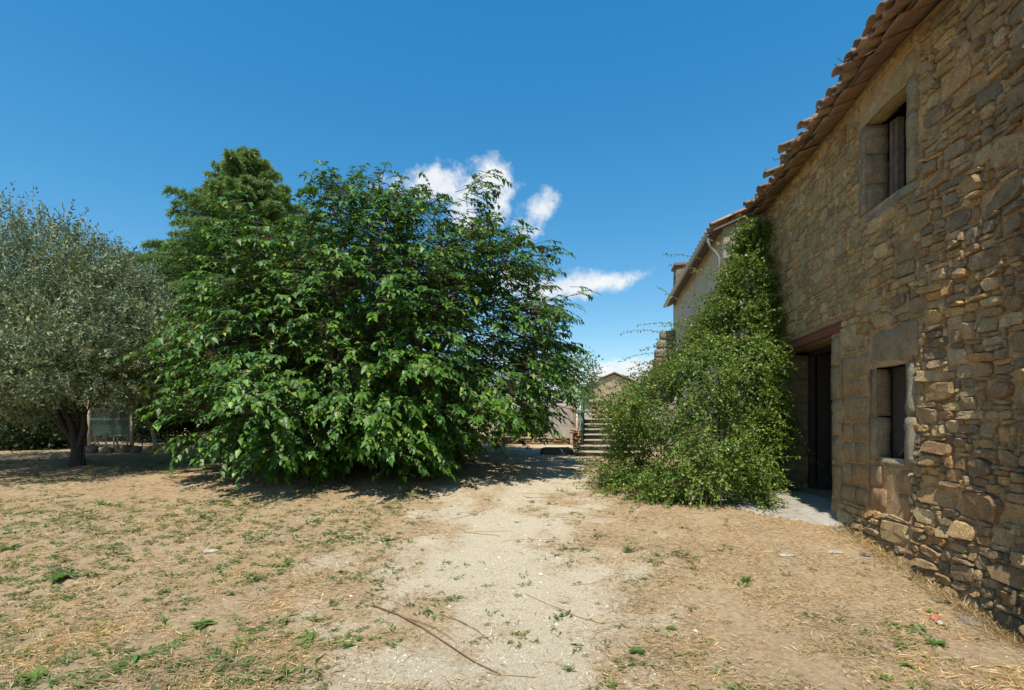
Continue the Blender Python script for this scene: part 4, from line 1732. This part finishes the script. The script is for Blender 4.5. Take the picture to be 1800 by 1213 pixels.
def cedar():
    top = E + (738 - 268) / 900 * 17.5
    H = top - cb[2]
    r = random.Random(4)
    br = []
    z = cb[2] + 1.5
    while z < top - .1:
        dz = top - z
        rad = float(np.interp(dz, [0, .6, 1.2, 2.8, 4.2, 6, 9], [.12, .55, 1.2, 2.6, 3.6, 4.0, 4.1]))
        nb = 11 if dz > 2 else 8
        for k in range(nb):
            br.append((z + r.uniform(-.12, .12), r.uniform(0, 6.28), rad * r.uniform(.7, 1.06)))
        z += .25 if dz > 2 else .18
    pos, ax, up, ln, wd = [], [], [], [], []
    mbb = MB(cb)
    for (z, a, L_) in br:
        if math.sin(a) > .45 and r.random() < .7:
            continue
        d = np.array([math.cos(a), math.sin(a), 0])
        rise = .75 if z > top - 1.4 else .42 if z > top - 3 else .2
        n = max(5, int(L_ / .085))
        pts = []
        for q in range(n):
            s = (q + 1) / n
            p = np.array([cb[0], cb[1], z]) + d * L_ * s + np.array([0, 0, L_ * (rise * s - .30 * s * s)])
            pts.append(p)
            if s < .22:
                continue
            wdt = .55 * L_ * .45 * (1.05 - s) + .14
            for sd in (-1, 1):
                if r.random() < .12:
                    continue
                sv = np.array([-d[1], d[0], 0]) * sd
                m = 4 if L_ > 1 else 3
                for e in range(m):
                    # a spray: a drooping line of needles
                    dirv = sv * .75 + d * .65 + np.array([r.gauss(0, .2), r.gauss(0, .2), r.gauss(-.02, .16)])
                    dirv /= np.linalg.norm(dirv)
                    ll = wdt * r.uniform(.5, 1.1)
                    k = 15
                    ss = np.linspace(.08, 1, k)[:, None]
                    sp = p + dirv * ll * ss + np.array([0, 0, -1]) * ll * (ss ** 2) * r.uniform(.35, .95)
                    pos.append(sp)
                    axx = np.tile(dirv, (k, 1)) + rng.normal(0, .38, (k, 3)) + np.array([0, 0, -1]) * ss * .6
                    ax.append(axx)
                    up.append(rdir(k))
                    l_ = rng.uniform(.10, .19, k)
                    ln.append(l_)
                    wd.append(l_ * .15)
        if pts:
            mbb.tube([np.array([cb[0], cb[1], z])] + pts[::max(1, len(pts) // 4)], [.05] + [.035 * (1 - .18 * q) for q in range(len(pts[::max(1, len(pts) // 4)]))], 5, cap=False)
    v, f = leaves(np.concatenate(pos) - cb, np.concatenate(ax), np.concatenate(up), np.concatenate(ln), np.concatenate(wd), .1, 0, True)
    crown = obj('crown', fast_mesh('crown', v, f, M['cedar']), ced, kind='stuff')
    mbb.build('boughs', M['bark'], crown, True, kind='stuff')
    mb = MB(cb)
    mb.tube([cb - np.array([0, 0, .2]), cb + np.array([0, 0, H * .4]), cb + np.array([.05, 0, H * .75]), cb + np.array([0, 0, H * .98])], [.3, .2, .1, .02], 10, cap=False)
    mb.build('trunk', M['bark'], ced, True)


cedar()


def blob_tree(name, c, r3, n, lsz, mat, label, cat, seed, trunk=True, per=7, ground_z=None):
    c = np.array(c, float)
    gzz = ground_z if ground_z is not None else gz0(c[0], c[1])
    o = np.array([c[0], c[1], gzz])
    t_ = thing(name, o, label, cat)
    d = rdir(n)
    k = np.array([1 + .25 * mnoise.noise(Vector(q * 2.3 + seed)) + .16 * mnoise.noise(Vector(q * 5 + seed)) for q in d])
    s = np.where(rng.random(n) < .75, 1 - np.abs(rng.normal(0, .08, n)), rng.uniform(.4, .9, n))
    p = c + d * np.array(r3) * (k * s)[:, None]
    p[:, 2] = np.maximum(p[:, 2], gzz + .05)
    pos = np.repeat(p, per, 0) + rng.normal(0, lsz * 1.6, (n * per, 3))
    pos[:, 2] = np.maximum(pos[:, 2], gzz + .02)
    ax = np.repeat(d, per, 0) * .6 + rdir(n * per)
    L_ = rng.uniform(.7, 1.3, n * per) * lsz
    v, f = leaves(pos - o, ax, rdir(n * per) + np.array([0, 0, .8]), L_, L_ * .55, .12, 0, True)
    obj('crown', fast_mesh('crown', v, f, M[mat]), t_, kind='stuff')
    if not trunk:                     # solid core added to keep the bright background from showing through
        cv, cf = [], []
        nr, ns = 9, 16
        for a in range(nr + 1):
            for b in range(ns):
                q = Vector((math.sin(math.pi * a / nr) * math.cos(2 * math.pi * b / ns), math.sin(math.pi * a / nr) * math.sin(2 * math.pi * b / ns), math.cos(math.pi * a / nr)))
                k_ = (.80 + .25 * mnoise.noise(q * 2.3 + Vector((seed,) * 3)))
                cv.append((q.x * r3[0] * k_, q.y * r3[1] * k_, max(q.z * r3[2] * k_ + c[2] - gzz, -.05)))
        for a in range(nr):
            for b in range(ns):
                cf.append((a * ns + b, (a + 1) * ns + b, (a + 1) * ns + (b + 1) % ns, a * ns + (b + 1) % ns))
        obj('opaque_core', mesh('opaque_core', cv, cf, M[mat]), t_)
    if trunk:
        mb = MB(o)
        mb.tube([o - np.array([0, 0, .1]), (o + c) / 2, c], [.12 * r3[0] ** .5, .09 * r3[0] ** .5, .03], 8, cap=False)
        mb.build('trunk', M['bark'], t_, True)
    return t_


blob_tree('garden_shrub', P(925, 742, 24), (1.5, 1.0, .8), 500, .12, 'far_tree', 'yellow green shrub behind the low stone edging', 'shrub', 15, False)
# far trees and the dark shrubbery behind the fence
blob_tree('far_tree', P(1002, 668, 40), (2.2, 2.0, 2.2), 420, .22, 'far_tree', 'pale hazy tree behind the right end of the mulberry', 'tree', 5)
for k, (px, py, D0, rx, rzz, lab) in enumerate((
        (-40, 720, 15.5, 2.6, 1.7, 'dark leafy shrub at the left edge behind the olive trunk'),
        (70, 735, 16.0, 1.6, 1.5, 'dark leafy shrub just left of the wire gate'),
        (180, 700, 20.0, 1.9, 1.9, 'dark leafy shrub seen through the wire gate'),
        (290, 690, 19.0, 2.0, 1.9, 'dark leafy shrub right of the wire gate'),
        (400, 690, 19.5, 2.4, 2.1, 'dark leafy shrub under the conifer'),
        (520, 700, 20.0, 2.4, 2.0, 'dark leafy shrub behind the middle of the mulberry'),
        (640, 700, 21.0, 2.4, 2.0, 'dark leafy shrub behind the mulberry trunk'),
        (760, 705, 22.0, 2.6, 2.0, 'rightmost dark leafy shrub behind the mulberry'),
        (235, 725, 22.5, 2.6, 1.8, 'dark leafy shrub deep behind the gate post'))):
    blob_tree('dark_shrub', P(px, py, D0), (rx, 1.2, rzz), 900, .13, 'hedge', lab, 'shrub', 20 + k, False, 8)

# ================================================================== CREEPER on the corner
def creeper():
    c0 = W(1.9, 9.3, 0)
    o = np.array([c0[0], c0[1], gz(c0[0], c0[1])])
    t_ = thing('climbing_creeper', o, 'bright green creeper heaped against the corner of barn and house', 'creeper')
    zz = np.array([E - 1.3, E - .4, E + .35, E + .95, E + 1.6, E + 2.3, E + 3.0, E + 3.75])
    cn = np.interp
    tabs = {'n': [1.70, 1.68, 1.76, 2.06, 2.42, 2.64, 2.84, 2.97], 'rn': [1.32, 1.40, 1.30, 1.0, .64, .43, .27, .13],
            'u': [9.0, 9.1, 9.25, 9.5, 9.85, 10.05, 10.22, 10.38], 'ru': [1.15, 1.22, 1.12, .92, .62, .45, .32, .15]}
    n = 10500
    z = E - 1.28 + 5.0 * rng.random(n) ** 1.25
    th = rng.uniform(0, 2 * math.pi, n)
    # mostly the side turned to the yard
    s = np.where(rng.random(n) < .72, 1 - np.abs(rng.normal(0, .07, n)), rng.uniform(.45, .95, n))
    N_ = np.interp(z, zz, tabs['n'])
    RN = np.interp(z, zz, tabs['rn'])
    U_ = np.interp(z, zz, tabs['u'])
    RU = np.interp(z, zz, tabs['ru'])
    lump = np.array([1 + .42 * mnoise.noise(Vector((math.cos(a) * 1.5, math.sin(a) * 1.5, q * 1.1))) + .34 * mnoise.noise(Vector((math.cos(a) * 3.5, math.sin(a) * 3.5, q * 2.6 + 7))) for a, q in zip(th, z)])
    nn = N_ + RN * np.cos(th) * s * lump
    uu = U_ + RU * np.sin(th) * s * lump
    ok = np.ones(n, bool)
    nn = np.minimum(nn, 3.1 + .03 * rng.random(n))
    uu = np.where((nn > H_N - .05), np.minimum(uu, H_U0 - .06), uu)
    ok &= (z > E - 1.2) | (rng.random(n) < .6)
    ok &= (z < E + 1.3) | (rng.random(n) < np.interp(z, [E + 1.3, E + 2.2, E + 3.8], [1, .62, .5]))
    # keep the doorway itself open
    ok &= ~((nn > 2.55) & (uu < 8.75) & (z < E + .9))
    nn, uu, z, th = nn[ok], uu[ok], z[ok], th[ok]
    p = nn[:, None] * N + uu[:, None] * U
    p[:, 2] = z
    out = np.cos(th)[:, None] * N + np.sin(th)[:, None] * U
    keep = np.array([mnoise.noise(Vector(q * 1.9 + 3)) > -.24 for q in p])
    p, out = p[keep], out[keep]
    for i in range(len(p)):
        p[i, 2] = max(p[i, 2], gz(p[i, 0], p[i, 1]) + .03)
    nT = len(p)
    td = out * .7 + np.array([0, 0, -.1]) + rng.normal(0, .5, (nT, 3))
    td /= np.linalg.norm(td, axis=1, keepdims=True)
    tl = rng.uniform(.14, .46, nT)
    per = 14
    pos, ax, up, ln = [], [], [], []
    for k in range(per):
        s = (k + .5) / per
        q = p + td * (tl * s)[:, None]
        q[:, 2] -= tl * s * s * .4
        pos.append(q)
        ax.append(td * .6 + rdir(nT))
        up.append(np.array([0, 0, 1.0]) + out * .5 + rdir(nT) * .6)
        ln.append(rng.uniform(.035, .07, nT))
    pos, ax, up, ln = map(np.concatenate, (pos, ax, up, ln))
    # long shoots that arch out into the air
    sh = MB(o)
    ex_p, ex_a = [], []
    r = random.Random(9)

    def shoot(p0, v, L_, sag, step=.035, rad=.004):
        pts = []
        q = np.array(p0, float)
        v = np.array(v, float)
        v /= np.linalg.norm(v)
        for k in range(int(L_ / .06)):
            pts.append(q.copy())
            q = q + v * .06
            v = v + np.array([r.gauss(0, .06), r.gauss(0, .06), -sag + r.gauss(0, .05)])
            v /= np.linalg.norm(v)
        sh.tube(pts, [rad * (1 - .6 * k / len(pts)) for k in range(len(pts))], 4, cap=False)
        for k, a in enumerate(pts):
            for e in range(3):
                ex_p.append(a + np.array([r.gauss(0, .01)] * 3))
                ex_a.append(np.array([r.gauss(0, 1), r.gauss(0, 1), r.gauss(-.1, .8)]))
    for (n_, u_, z_, dn, du, dz, L_) in (
            (2.0, 10.0, E + 2.7, -1, -.1, .55, .8), (1.9, 10.0, E + 3.0, -1, -.1, .35, .75), (1.55, 9.8, E + 1.75, -1, -.1, .15, .9), (1.3, 9.7, E + 1.55, -1, -.1, .35, 1.0),
            (1.2, 9.6, E + 1.2, -1, 0, .1, .95), (1.1, 9.6, E + .9, -1, 0, -.05, .8), (1.0, 9.5, E + .6, -1, 0, .25, .8), (.9, 9.5, E + .35, -1, -.1, .25, .7),
            (2.9, 9.5, E + 2.0, .3, -1, .35, .55), (3.0, 9.3, E + 1.2, .2, -1, .3, .5), (2.9, 9.3, E + .8, .3, -1, .1, .5), (3.0, 9.9, E + 2.3, .2, -1, .4, .5),
            (3.0, 9.2, E - .5, .2, -1, .1, .5), (2.9, 8.9, E - 1.0, .5, -1, .2, .4), (1.6, 10.0, E + 2.2, -1, -.1, .6, .7), (.3, 9.2, E - .2, -1, -.2, .4, .5)):
        shoot(W(n_, u_, z_), dn * N + du * U + np.array([0, 0, dz]), L_, .035)
    left = np.where((out @ N) < -.35)[0]
    for k in range(110):
        i = int(left[r.randrange(len(left))])
        shoot(p[i], out[i] + np.array([r.gauss(0, .25), r.gauss(0, .25), r.uniform(.1, .9)]), r.uniform(.45, .95), .06, rad=.003)
    for k in range(420):
        i = r.randrange(nT)
        shoot(p[i], out[i] + np.array([r.gauss(0, .3), r.gauss(0, .3), r.uniform(-.1, 1.0)]), r.uniform(.3, .85), .085, rad=.003)
    ex_p, ex_a = np.array(ex_p), np.array(ex_a)
    pos = np.concatenate([pos, ex_p])
    ax = np.concatenate([ax, ex_a])
    up = np.concatenate([up, rdir(len(ex_p)) + np.array([0, 0, .6])])
    ln = np.concatenate([ln, rng.uniform(.03, .055, len(ex_p))])
    v, f = leaves(pos - o, ax, up, ln, ln * .5, .12, 0, True)
    obj('foliage', fast_mesh('foliage', v, f, M['creeper']), t_, kind='stuff')
    sh.build('shoots', M['brown_stick'], t_, True, kind='stuff')
    # old stems fanning out of the ground at the front
    for k in range(16):
        st = MB(o)
        b = W(1.55 + r.gauss(0, .18), 7.98 + r.gauss(0, .10), 0)
        b[2] = gz(b[0], b[1]) - .03
        e = W(1.75 + r.gauss(0, .12), 8.6 + r.gauss(0, .15), E - .55 + r.uniform(-.2, .4))
        m_ = (b + e) / 2 + np.array([r.gauss(0, .06), -.1, .05])
        st.tube([b, m_, e], [.013, .010, .006], 6, cap=False)
        st.build('stem', M['post_wood'], t_, True)


creeper()


# ================================================================== FENCE corner at the far left
def fence():
    gpos = lambda px, py: G(px, py)
    a = gpos(232, 791)
    b = gpos(150, 791)
    b = np.array([b[0], a[1] + .1, gz(b[0], a[1])])
    t_ = thing('wire_gate', b, 'chain link gate with an arched top rail between the two trees', 'gate')
    o = b
    top = 1.35
    W_ = a[0] - b[0]
    mb = MB(o)
    mb.tube([a - np.array([0, 0, .1]), a + np.array([.0, 0, 1.5])], [.055, .05], 8)
    mb.build('post', M['post_wood'], t_, True)
    mb = MB(o)
    mb.tube([b - np.array([0, 0, .1]), b + np.array([.0, 0, 1.5])], [.045, .04], 8)
    mb.build('post', M['post_wood'], t_, True)
    mb = MB(o)
    pts = [b + np.array([W_ * s, -.03, 1.30 + .09 * math.sin(math.pi * s)]) for s in np.linspace(0, 1, 9)]
    mb.tube(pts, .026, 6)
    mb.build('top_rail', M['wire'], t_, True)
    mb = MB(o)
    mb.box(b + np.array([0.05, -.02, .88]), b + np.array([W_ - .06, .02, .95]))
    mb.build('middle_rail', M['green_paint'], t_)
    mb = MB(o)
    mb.box(b + np.array([0.05, .05, .42]), b + np.array([W_ - .06, .06, .875]))
    mb.build('screen_sheet', M['green_screen'], t_)
    mb = MB(o)
    k = int(W_ / .085)
    H_ = 1.45
    for i in range(-int(H_ / .085), k):
        for sgn in (1, -1):
            x0 = i * .085 if sgn == 1 else W_ - i * .085
            pts = []
            xa, za = x0, 0.0
            xb, zb_ = x0 + sgn * H_, H_
            # clip
            if sgn == 1:
                if xa < 0: za, xa = -xa, 0.0
                if xb > W_: zb_, xb = H_ - (xb - W_), W_
            else:
                if xa > W_: za, xa = xa - W_, W_
                if xb < 0: zb_, xb = H_ + xb, 0.0
            if zb_ <= za:
                continue
            mb.tube([b + np.array([xa, -.03 - .004 * sgn, za + .02]), b + np.array([xb, -.03 - .004 * sgn, zb_ + .02])], 0.0035, 3, cap=False)
    mb.build('chain_link', M['wire'], t_)
    # stick fence in front
    s0 = gpos(166, 789)
    s_ = thing('stick_fence', s0, 'low rickety stick fence in front of the wire gate', 'fence')
    for px, hgt in ((167, .55), (186, .48), (200, .6), (206, .5), (224, .5)):
        q = gpos(px, 790)
        mb = MB(s0)
        mb.tube([q - np.array([0, 0, .08]), q + np.array([.01, 0, hgt])], [.022, .018], 6)
        mb.build('stake', M['post_wood'], s_, True)
    mb = MB(s0)
    pts = [gpos(px, 790) + np.array([0, -.03, h]) for px, h in ((168, .54), (180, .52), (194, .44), (206, .42), (229, .42))]
    mb.tube(pts, .016, 6)
    mb.build('rail', M['wire'], s_, True)
    # leaning slab
    q = gpos(272, 789)
    mb = MB()
    vs, fs = rough_box((-.06, -.04, -.05), (.06, .04, .62), .2, .008, .01, 3)
    o_ = obj('leaning_slab', mesh('leaning_slab', vs, fs, M['white_stone'], True), loc=tuple(q + np.array([0, .1, 0])), label='pale slab leaning right of the wire gate', cat='slab')
    o_.rotation_euler = (0, R(-14), 0)
    # kerb of stones
    r = random.Random(5)
    names = ['low pale stone beside the olive trunk', 'rounded stone below the stick fence', 'grey block at the foot of the gate post', 'small stone right of the gate post',
             'squared stone below the leaning slab', 'long flat stone right of the leaning slab', 'rightmost stone of the row by the mulberry leaves']
    for k, (px, w) in enumerate(((160, .35), (190, .3), (216, .34), (240, .22), (268, .36), (300, .6), (340, .5))):
        q = gpos(px, 796)
        h = r.uniform(.14, .24)
        vs, fs = rough_box((-w / 2, -.14, -.06), (w / 2, .14, h), .12, .03, .04, px)
        c = r.choice([(.40, .33, .25), (.46, .36, .25), (.36, .31, .25)])
        obj('kerb_stone', mesh('kerb_stone', vs, fs, M['stone'], True, np.tile(np.array(c), (len(vs), 1))), loc=tuple(q), label=names[k], cat='stone', group='stones edging the far plot')
    # thin wire fence post further right
    q = gpos(250, 788)
    mb = MB()
    mb.tube([(0, 0, -.05), (.01, 0, .9)], .014, 6)
    obj_ = mb.build('iron_stake', M['bar'], None, True, loc=tuple(q), label='thin dark iron stake right of the gate post', cat='stake')
    # stake tied to the olive trunk
    q = gpos(146, 820)
    mb = MB()
    mb.tube([(0, 0, -.05), (.05, 0, .62)], .013, 6)
    mb.build('iron_stake', M['bar'], None, True, loc=tuple(q), label='thin stake leaning by the olive trunk', cat='stake')


fence()


# ================================================================== GROUND COVER
def gz_arr(x, y):
    return np.array([gz(a, b) for a, b in zip(x, y)])


def sample_ground(n, y0=2.6, y1=11.5, power=1.7, near=True):
    """points on the yard, denser towards the camera, inside a wide wedge"""
    y = y0 + (y1 - y0) * rng.random(n) ** power
    x = (rng.random(n) * 2 - 1) * (y * 1.12 + .6)
    nn = x * N[0] + y * N[1]
    ok = nn < 3.1
    return x[ok], y[ok]


def straw():
    x, y = sample_ground(260000, 2.6, 12.5, 1.25)
    pm = np.array([path_mask(a, b) for a, b in zip(x, y)])
    keep = rng.random(len(x)) > pm * .93
    cl = np.array([.45 + 1.0 * fnoise(a, b, 1.3, 90) + .8 * fnoise(a, b, 4.5, 91) for a, b in zip(x, y)])
    keep &= rng.random(len(x)) < cl + .14
    x, y = x[keep], y[keep]
    n = len(x)
    z = gz_arr(x, y)
    pos = np.stack([x, y, z + rng.uniform(0.002, .018, n)], 1)
    a = rng.uniform(0, 2 * math.pi, n)
    ax = np.stack([np.cos(a), np.sin(a) * .8, rng.normal(.06, .16, n)], 1)
    up = np.array([0, 0, 1.0]) + rng.normal(0, .35, (n, 3))
    L_ = rng.uniform(.03, .12, n)
    v, f = leaves(pos, ax, up, L_, rng.uniform(.003, .0065, n), .0, 0, True)
    obj('dry_grass', fast_mesh('dry_grass', v, f, M['straw']), kind='stuff', label='dry straw coloured grass lying over the yard', cat='grass')


straw()


def green_tufts():
    x, y = sample_ground(30000, 2.6, 12.5, 1.05)
    g = np.array([green_mask(a, b) for a, b in zip(x, y)])
    keep = rng.random(len(x)) < np.clip((g - .2) * .75, .02, .8)
    x, y = x[keep], y[keep]
    nt_ = len(x)
    per = 11
    size = rng.uniform(.6, 1.35, nt_) * np.where(rng.random(nt_) < .12, 1.8, 1)
    X = np.repeat(x, per) + rng.normal(0, .022, nt_ * per) * np.repeat(size, per)
    Y = np.repeat(y, per) + rng.normal(0, .022, nt_ * per) * np.repeat(size, per)
    z = np.repeat(gz_arr(x, y), per)
    n = len(X)
    pos = np.stack([X, Y, z + .002], 1)
    a = rng.uniform(0, 2 * math.pi, n)
    sp = rng.uniform(.6, 1.6, n)
    ax = np.stack([np.cos(a) * sp, np.sin(a) * sp, rng.uniform(.25, .9, n)], 1)
    L_ = rng.uniform(.025, .065, n) * np.repeat(size, per)
    v, f = leaves(pos, ax, np.tile([0, 0, 1.0], (n, 1)) + rng.normal(0, .2, (n, 3)), L_, L_ * rng.uniform(.12, .32, n), .1, .25, False)
    half = (np.repeat(rng.random(nt_) < .45, per))
    sel = np.repeat(half, 4)
    vs5 = v.reshape(-1, 5, 3)
    for nm, mk, mat, lab in (('green_grass', half, 'weed', 'small bright green grass sprouting in the dry yard'), ('pale_grass', ~half, 'greyweed', 'small dull green grass sprouting in the dry yard')):
        vv = vs5[mk]
        b = (np.arange(len(vv)) * 5)[:, None, None]
        ff = np.array([[0, 4, 1], [1, 4, 2], [0, 3, 4], [4, 3, 2]])[None] + b
        obj(nm, fast_mesh(nm, vv.reshape(-1, 3), ff.reshape(-1, 3), M[mat]), kind='stuff', label=lab, cat='grass')


green_tufts()


def pebbles():
    x, y = sample_ground(60000, 2.6, 10.5, 1.3)
    pm = np.array([path_mask(a, b) for a, b in zip(x, y)])
    keep = rng.random(len(x)) < (pm * .5 + .015)
    x, y = x[keep], y[keep]
    n = len(x)
    z = gz_arr(x, y)
    s = rng.uniform(.0035, .010, n) * np.where(rng.random(n) < .03, 2.4, 1)
    base = np.array([[1, 0, 0], [-.5, .87, 0], [-.5, -.87, 0], [.2, .1, .75], [.1, 0, -.4]])
    a = rng.uniform(0, 6.28, n)
    c_, s_ = np.cos(a), np.sin(a)
    v = np.zeros((n, 5, 3))
    bx = base[None] * (1 + rng.normal(0, .2, (n, 5, 3)))
    v[:, :, 0] = x[:, None] + (bx[:, :, 0] * c_[:, None] - bx[:, :, 1] * s_[:, None]) * s[:, None]
    v[:, :, 1] = y[:, None] + (bx[:, :, 0] * s_[:, None] + bx[:, :, 1] * c_[:, None]) * s[:, None]
    v[:, :, 2] = z[:, None] + bx[:, :, 2] * s[:, None]
    b = (np.arange(n) * 5)[:, None, None]
    f = (np.array([[0, 1, 3], [1, 2, 3], [2, 0, 3]])[None] + b).reshape(-1, 3)
    t = NT('gravel')
    t.set(**{'Base Color': t.ramp(t.island(), [(0, (.30, .24, .16)), (.4, (.50, .43, .31)), (.85, (.64, .58, .46)), (1, (.8, .77, .7))]), 'Roughness': .9})
    obj('gravel', fast_mesh('gravel', v.reshape(-1, 3), f, t.m), kind='stuff', label='pale gravel strewn along the worn path', cat='gravel')


pebbles()


def weed(px, py, size, label, kind='broad', n=14, seed=0, mat='weed'):
    r = np.random.default_rng(seed + 500)
    q = G(px, py)
    root = thing('weed_plant', q, label, 'weed', group='weeds in the yard')
    for half in range(2):
        k = n // 2
        a = r.uniform(0, 2 * math.pi, k)
        el = r.uniform(.25, .8, k) if kind == 'broad' else r.uniform(.8, 1.8, k)
        ax = np.stack([np.cos(a), np.sin(a), el], 1)
        L_ = r.uniform(.65, 1.15, k) * size
        w = L_ * (r.uniform(.28, .42, k) if kind == 'broad' else .10)
        pos = r.normal(0, size * .10, (k, 3)) * np.array([1, 1, 0])
        v, f = leaves(pos, ax, np.tile([0, 0, 1.0], (k, 1)), L_, w, .14, .25)
        obj('leaf_rosette', fast_mesh('leaf_rosette', v, f, M[mat]), root, kind='stuff')


for k, (px, py, s, lab, kd, n) in enumerate((
        (107, 1020, .17, 'largest broad-leaved weed, in the dry grass at the left', 'broad', 22),
        (1312, 1024, .13, 'dark spiky tuft standing alone right of the gravel path', 'spiky', 30),
        (1645, 1133, .10, 'bright green rosette nearest the foot of the barn', 'broad', 18),
        (1637, 1078, .07, 'small weed growing behind the red brick fragment', 'broad', 12),
        (1177, 1106, .075, 'upright bright weed halfway between path and barn', 'broad', 14),
        (355, 1100, .12, 'wide low weed on the left edge of the path', 'broad', 26),
        (288, 948, .11, 'bright weed near the pale limestone fragment', 'spiky', 20),
        (175, 888, .16, 'green weed clump close to the shade of the olive', 'spiky', 26),
        (355, 912, .14, 'spreading weed clump in front of the mulberry shade', 'spiky', 24),
        (12, 968, .15, 'low green weed at the left edge of the yard', 'broad', 20),
        (60, 1195, .11, 'weed clump in the bottom left corner', 'broad', 26),
        (1000, 1184, .09, 'pale weed by the tip of the long fallen twig', 'spiky', 22),
        (1120, 1152, .09, 'low weed in the bottom middle right of the path', 'broad', 18),
        (1105, 972, .15, 'loose green clump on the right edge of the path', 'spiky', 26),
        (1590, 1172, .08, 'small leaning weed in the bottom right', 'broad', 12),
        (1690, 1058, .06, 'tiny bright sprout against the barn wall', 'broad', 12))):
    weed(px, py, s, lab, kd, n, k)


def twig(pxs, r0, label, seed, branch=None):
    pts = [G(*q) + np.array([0, 0, .014]) for q in pxs]
    o = pts[0]
    root = thing('fallen_twig', o, label, 'twig')
    mb = MB(o)
    mb.tube(pts, [r0 * (1 - .6 * k / len(pts)) for k in range(len(pts))], 6)
    mb.build('stem', M['brown_stick'], root, True)
    if branch:
        p2 = [G(*q) + np.array([0, 0, .016]) for q in branch]
        mb = MB(o)
        mb.tube(p2, [r0 * .5, r0 * .45, r0 * .3, r0 * .2][:len(p2)], 5)
        mb.build('side_shoot', M['brown_stick'], root, True)


twig([(656, 1068), (700, 1085), (742, 1108), (790, 1140), (835, 1168), (880, 1192)], .0075, 'long forked brown twig lying across the gravel path', 1, [(716, 1092), (755, 1104), (785, 1120), (803, 1137)])
twig([(772, 1085), (806, 1096), (838, 1113), (866, 1133)], .004, 'shorter thin twig lying beside the long one', 2)
twig([(162, 1203), (188, 1200), (212, 1206)], .007, 'short curved twig in the bottom left corner', 3)


def lump(name, px, py, s3, mat, label, cat, seed, rz=0.0):
    q = G(px, py)
    vs, fs = rough_box((-s3[0] / 2, -s3[1] / 2, -s3[2] * .5), (s3[0] / 2, s3[1] / 2, s3[2]), max(min(s3) * .9, .03), min(.03, min(s3) * .6), min(s3) * .5, seed)
    o = obj(name, mesh(name, vs, fs, M[mat], True), loc=tuple(q), label=label, cat=cat)
    o.rotation_euler = (0, 0, rz)


lump('brick_fragment', 1640, 1088, (.11, .06, .035), 'brick_red', 'broken piece of red brick near the barn wall', 'brick', 3, .4)
lump('limestone_fragment', 372, 972, (.17, .07, .03), 'white_stone', 'flat pale limestone fragment in the grass at the left', 'stone', 5, .35)
lump('limestone_fragment', 1382, 976, (.17, .10, .015), 'white_stone', 'flat pale stone flush with the ground below the concrete apron', 'stone', 6, .1)
lump('limestone_fragment', 1468, 972, (.15, .09, .015), 'white_stone', 'flat pale stone close to the barn corner by the doorway', 'stone', 7, -.3)
lump('limestone_fragment', 1652, 1098, (.09, .06, .02), 'white_stone', 'small pale stone beside the red brick fragment', 'stone', 8, .9)


def wall_foot():
    """dry stalks and crumbled stone gathered along the foot of the barn"""
    n = 2600
    uu = rng.uniform(4.4, 7.1, n)
    nn = 3.12 + .12 * np.clip((6.4 - uu) / 1.5, 0, 1) - np.abs(rng.normal(0, .09, n))
    p = uu[:, None] * U + nn[:, None] * N
    p[:, 2] = gz_arr(p[:, 0], p[:, 1])
    a = rng.uniform(0, 6.28, n)
    ax = np.stack([np.cos(a), np.sin(a), rng.uniform(.1, 1.3, n)], 1)
    L_ = rng.uniform(.04, .17, n)
    v, f = leaves(p, ax, rdir(n), L_, rng.uniform(.003, .006, n), 0, 0, True)
    obj('dry_stalks', fast_mesh('dry_stalks', v, f, M['straw']), kind='stuff', label='dry stalks standing along the foot of the barn wall', cat='grass')
    r = random.Random(3)
    spots = ((6.95, .07, 'fallen stone at the barn foot closest to the doorway'), (6.6, .05, 'fallen stone at the barn foot second from the doorway'), (6.2, .06, 'fallen stone at the barn foot below the lower window'),
             (5.7, .045, 'small fallen stone between the lower window and the brick fragment'), (5.25, .055, 'fallen stone at the barn foot behind the brick fragment'), (4.85, .08, 'largest fallen stone at the barn foot nearest the right edge'))
    for k, (u_, w, lab) in enumerate(spots):
        n_ = 3.0 + .12 * max(0, min(1, (6.4 - u_) / 1.5)) - abs(r.gauss(0, .06))
        q = W(n_, u_, 0)
        q[2] = gz(q[0], q[1])
        vs, fs = rough_box((-w, -w * .8, -w * .4), (w, w * .8, w * .55), w * .7, w * .2, w * .35, k * 3.3)
        o = obj('fallen_stone', mesh('fallen_stone', vs, fs, M['stone'], False, np.tile(np.array((.5, .42, .3)) * r.uniform(.7, 1.1), (len(vs), 1))), loc=tuple(q),
                label=lab, cat='stone', group='stones fallen from the barn wall')
        o.rotation_euler = (0, 0, r.uniform(0, 6))


wall_foot()


def runners():
    """dead creeping stems that criss-cross the bare path"""
    r = random.Random(21)
    mb = MB()
    for k in range(30):
        y = r.uniform(3.4, 8.5)
        x = r.uniform(-1.7, 1.9)
        a = r.gauss(0, .45) + (math.pi if r.random() < .5 else 0)
        pts = []
        for q in range(r.randint(6, 16)):
            pts.append((x, y, gz(x, y) + .006))
            x += math.cos(a) * .07
            y += math.sin(a) * .07
            a += r.gauss(0, .22)
        mb.tube(pts, r.uniform(.0018, .0034), 4, cap=False)
    mb.build('dead_runners', M['runner'], None, kind='stuff', label='dead creeping stems criss-crossing the bare gravel path', cat='stems')


runners()
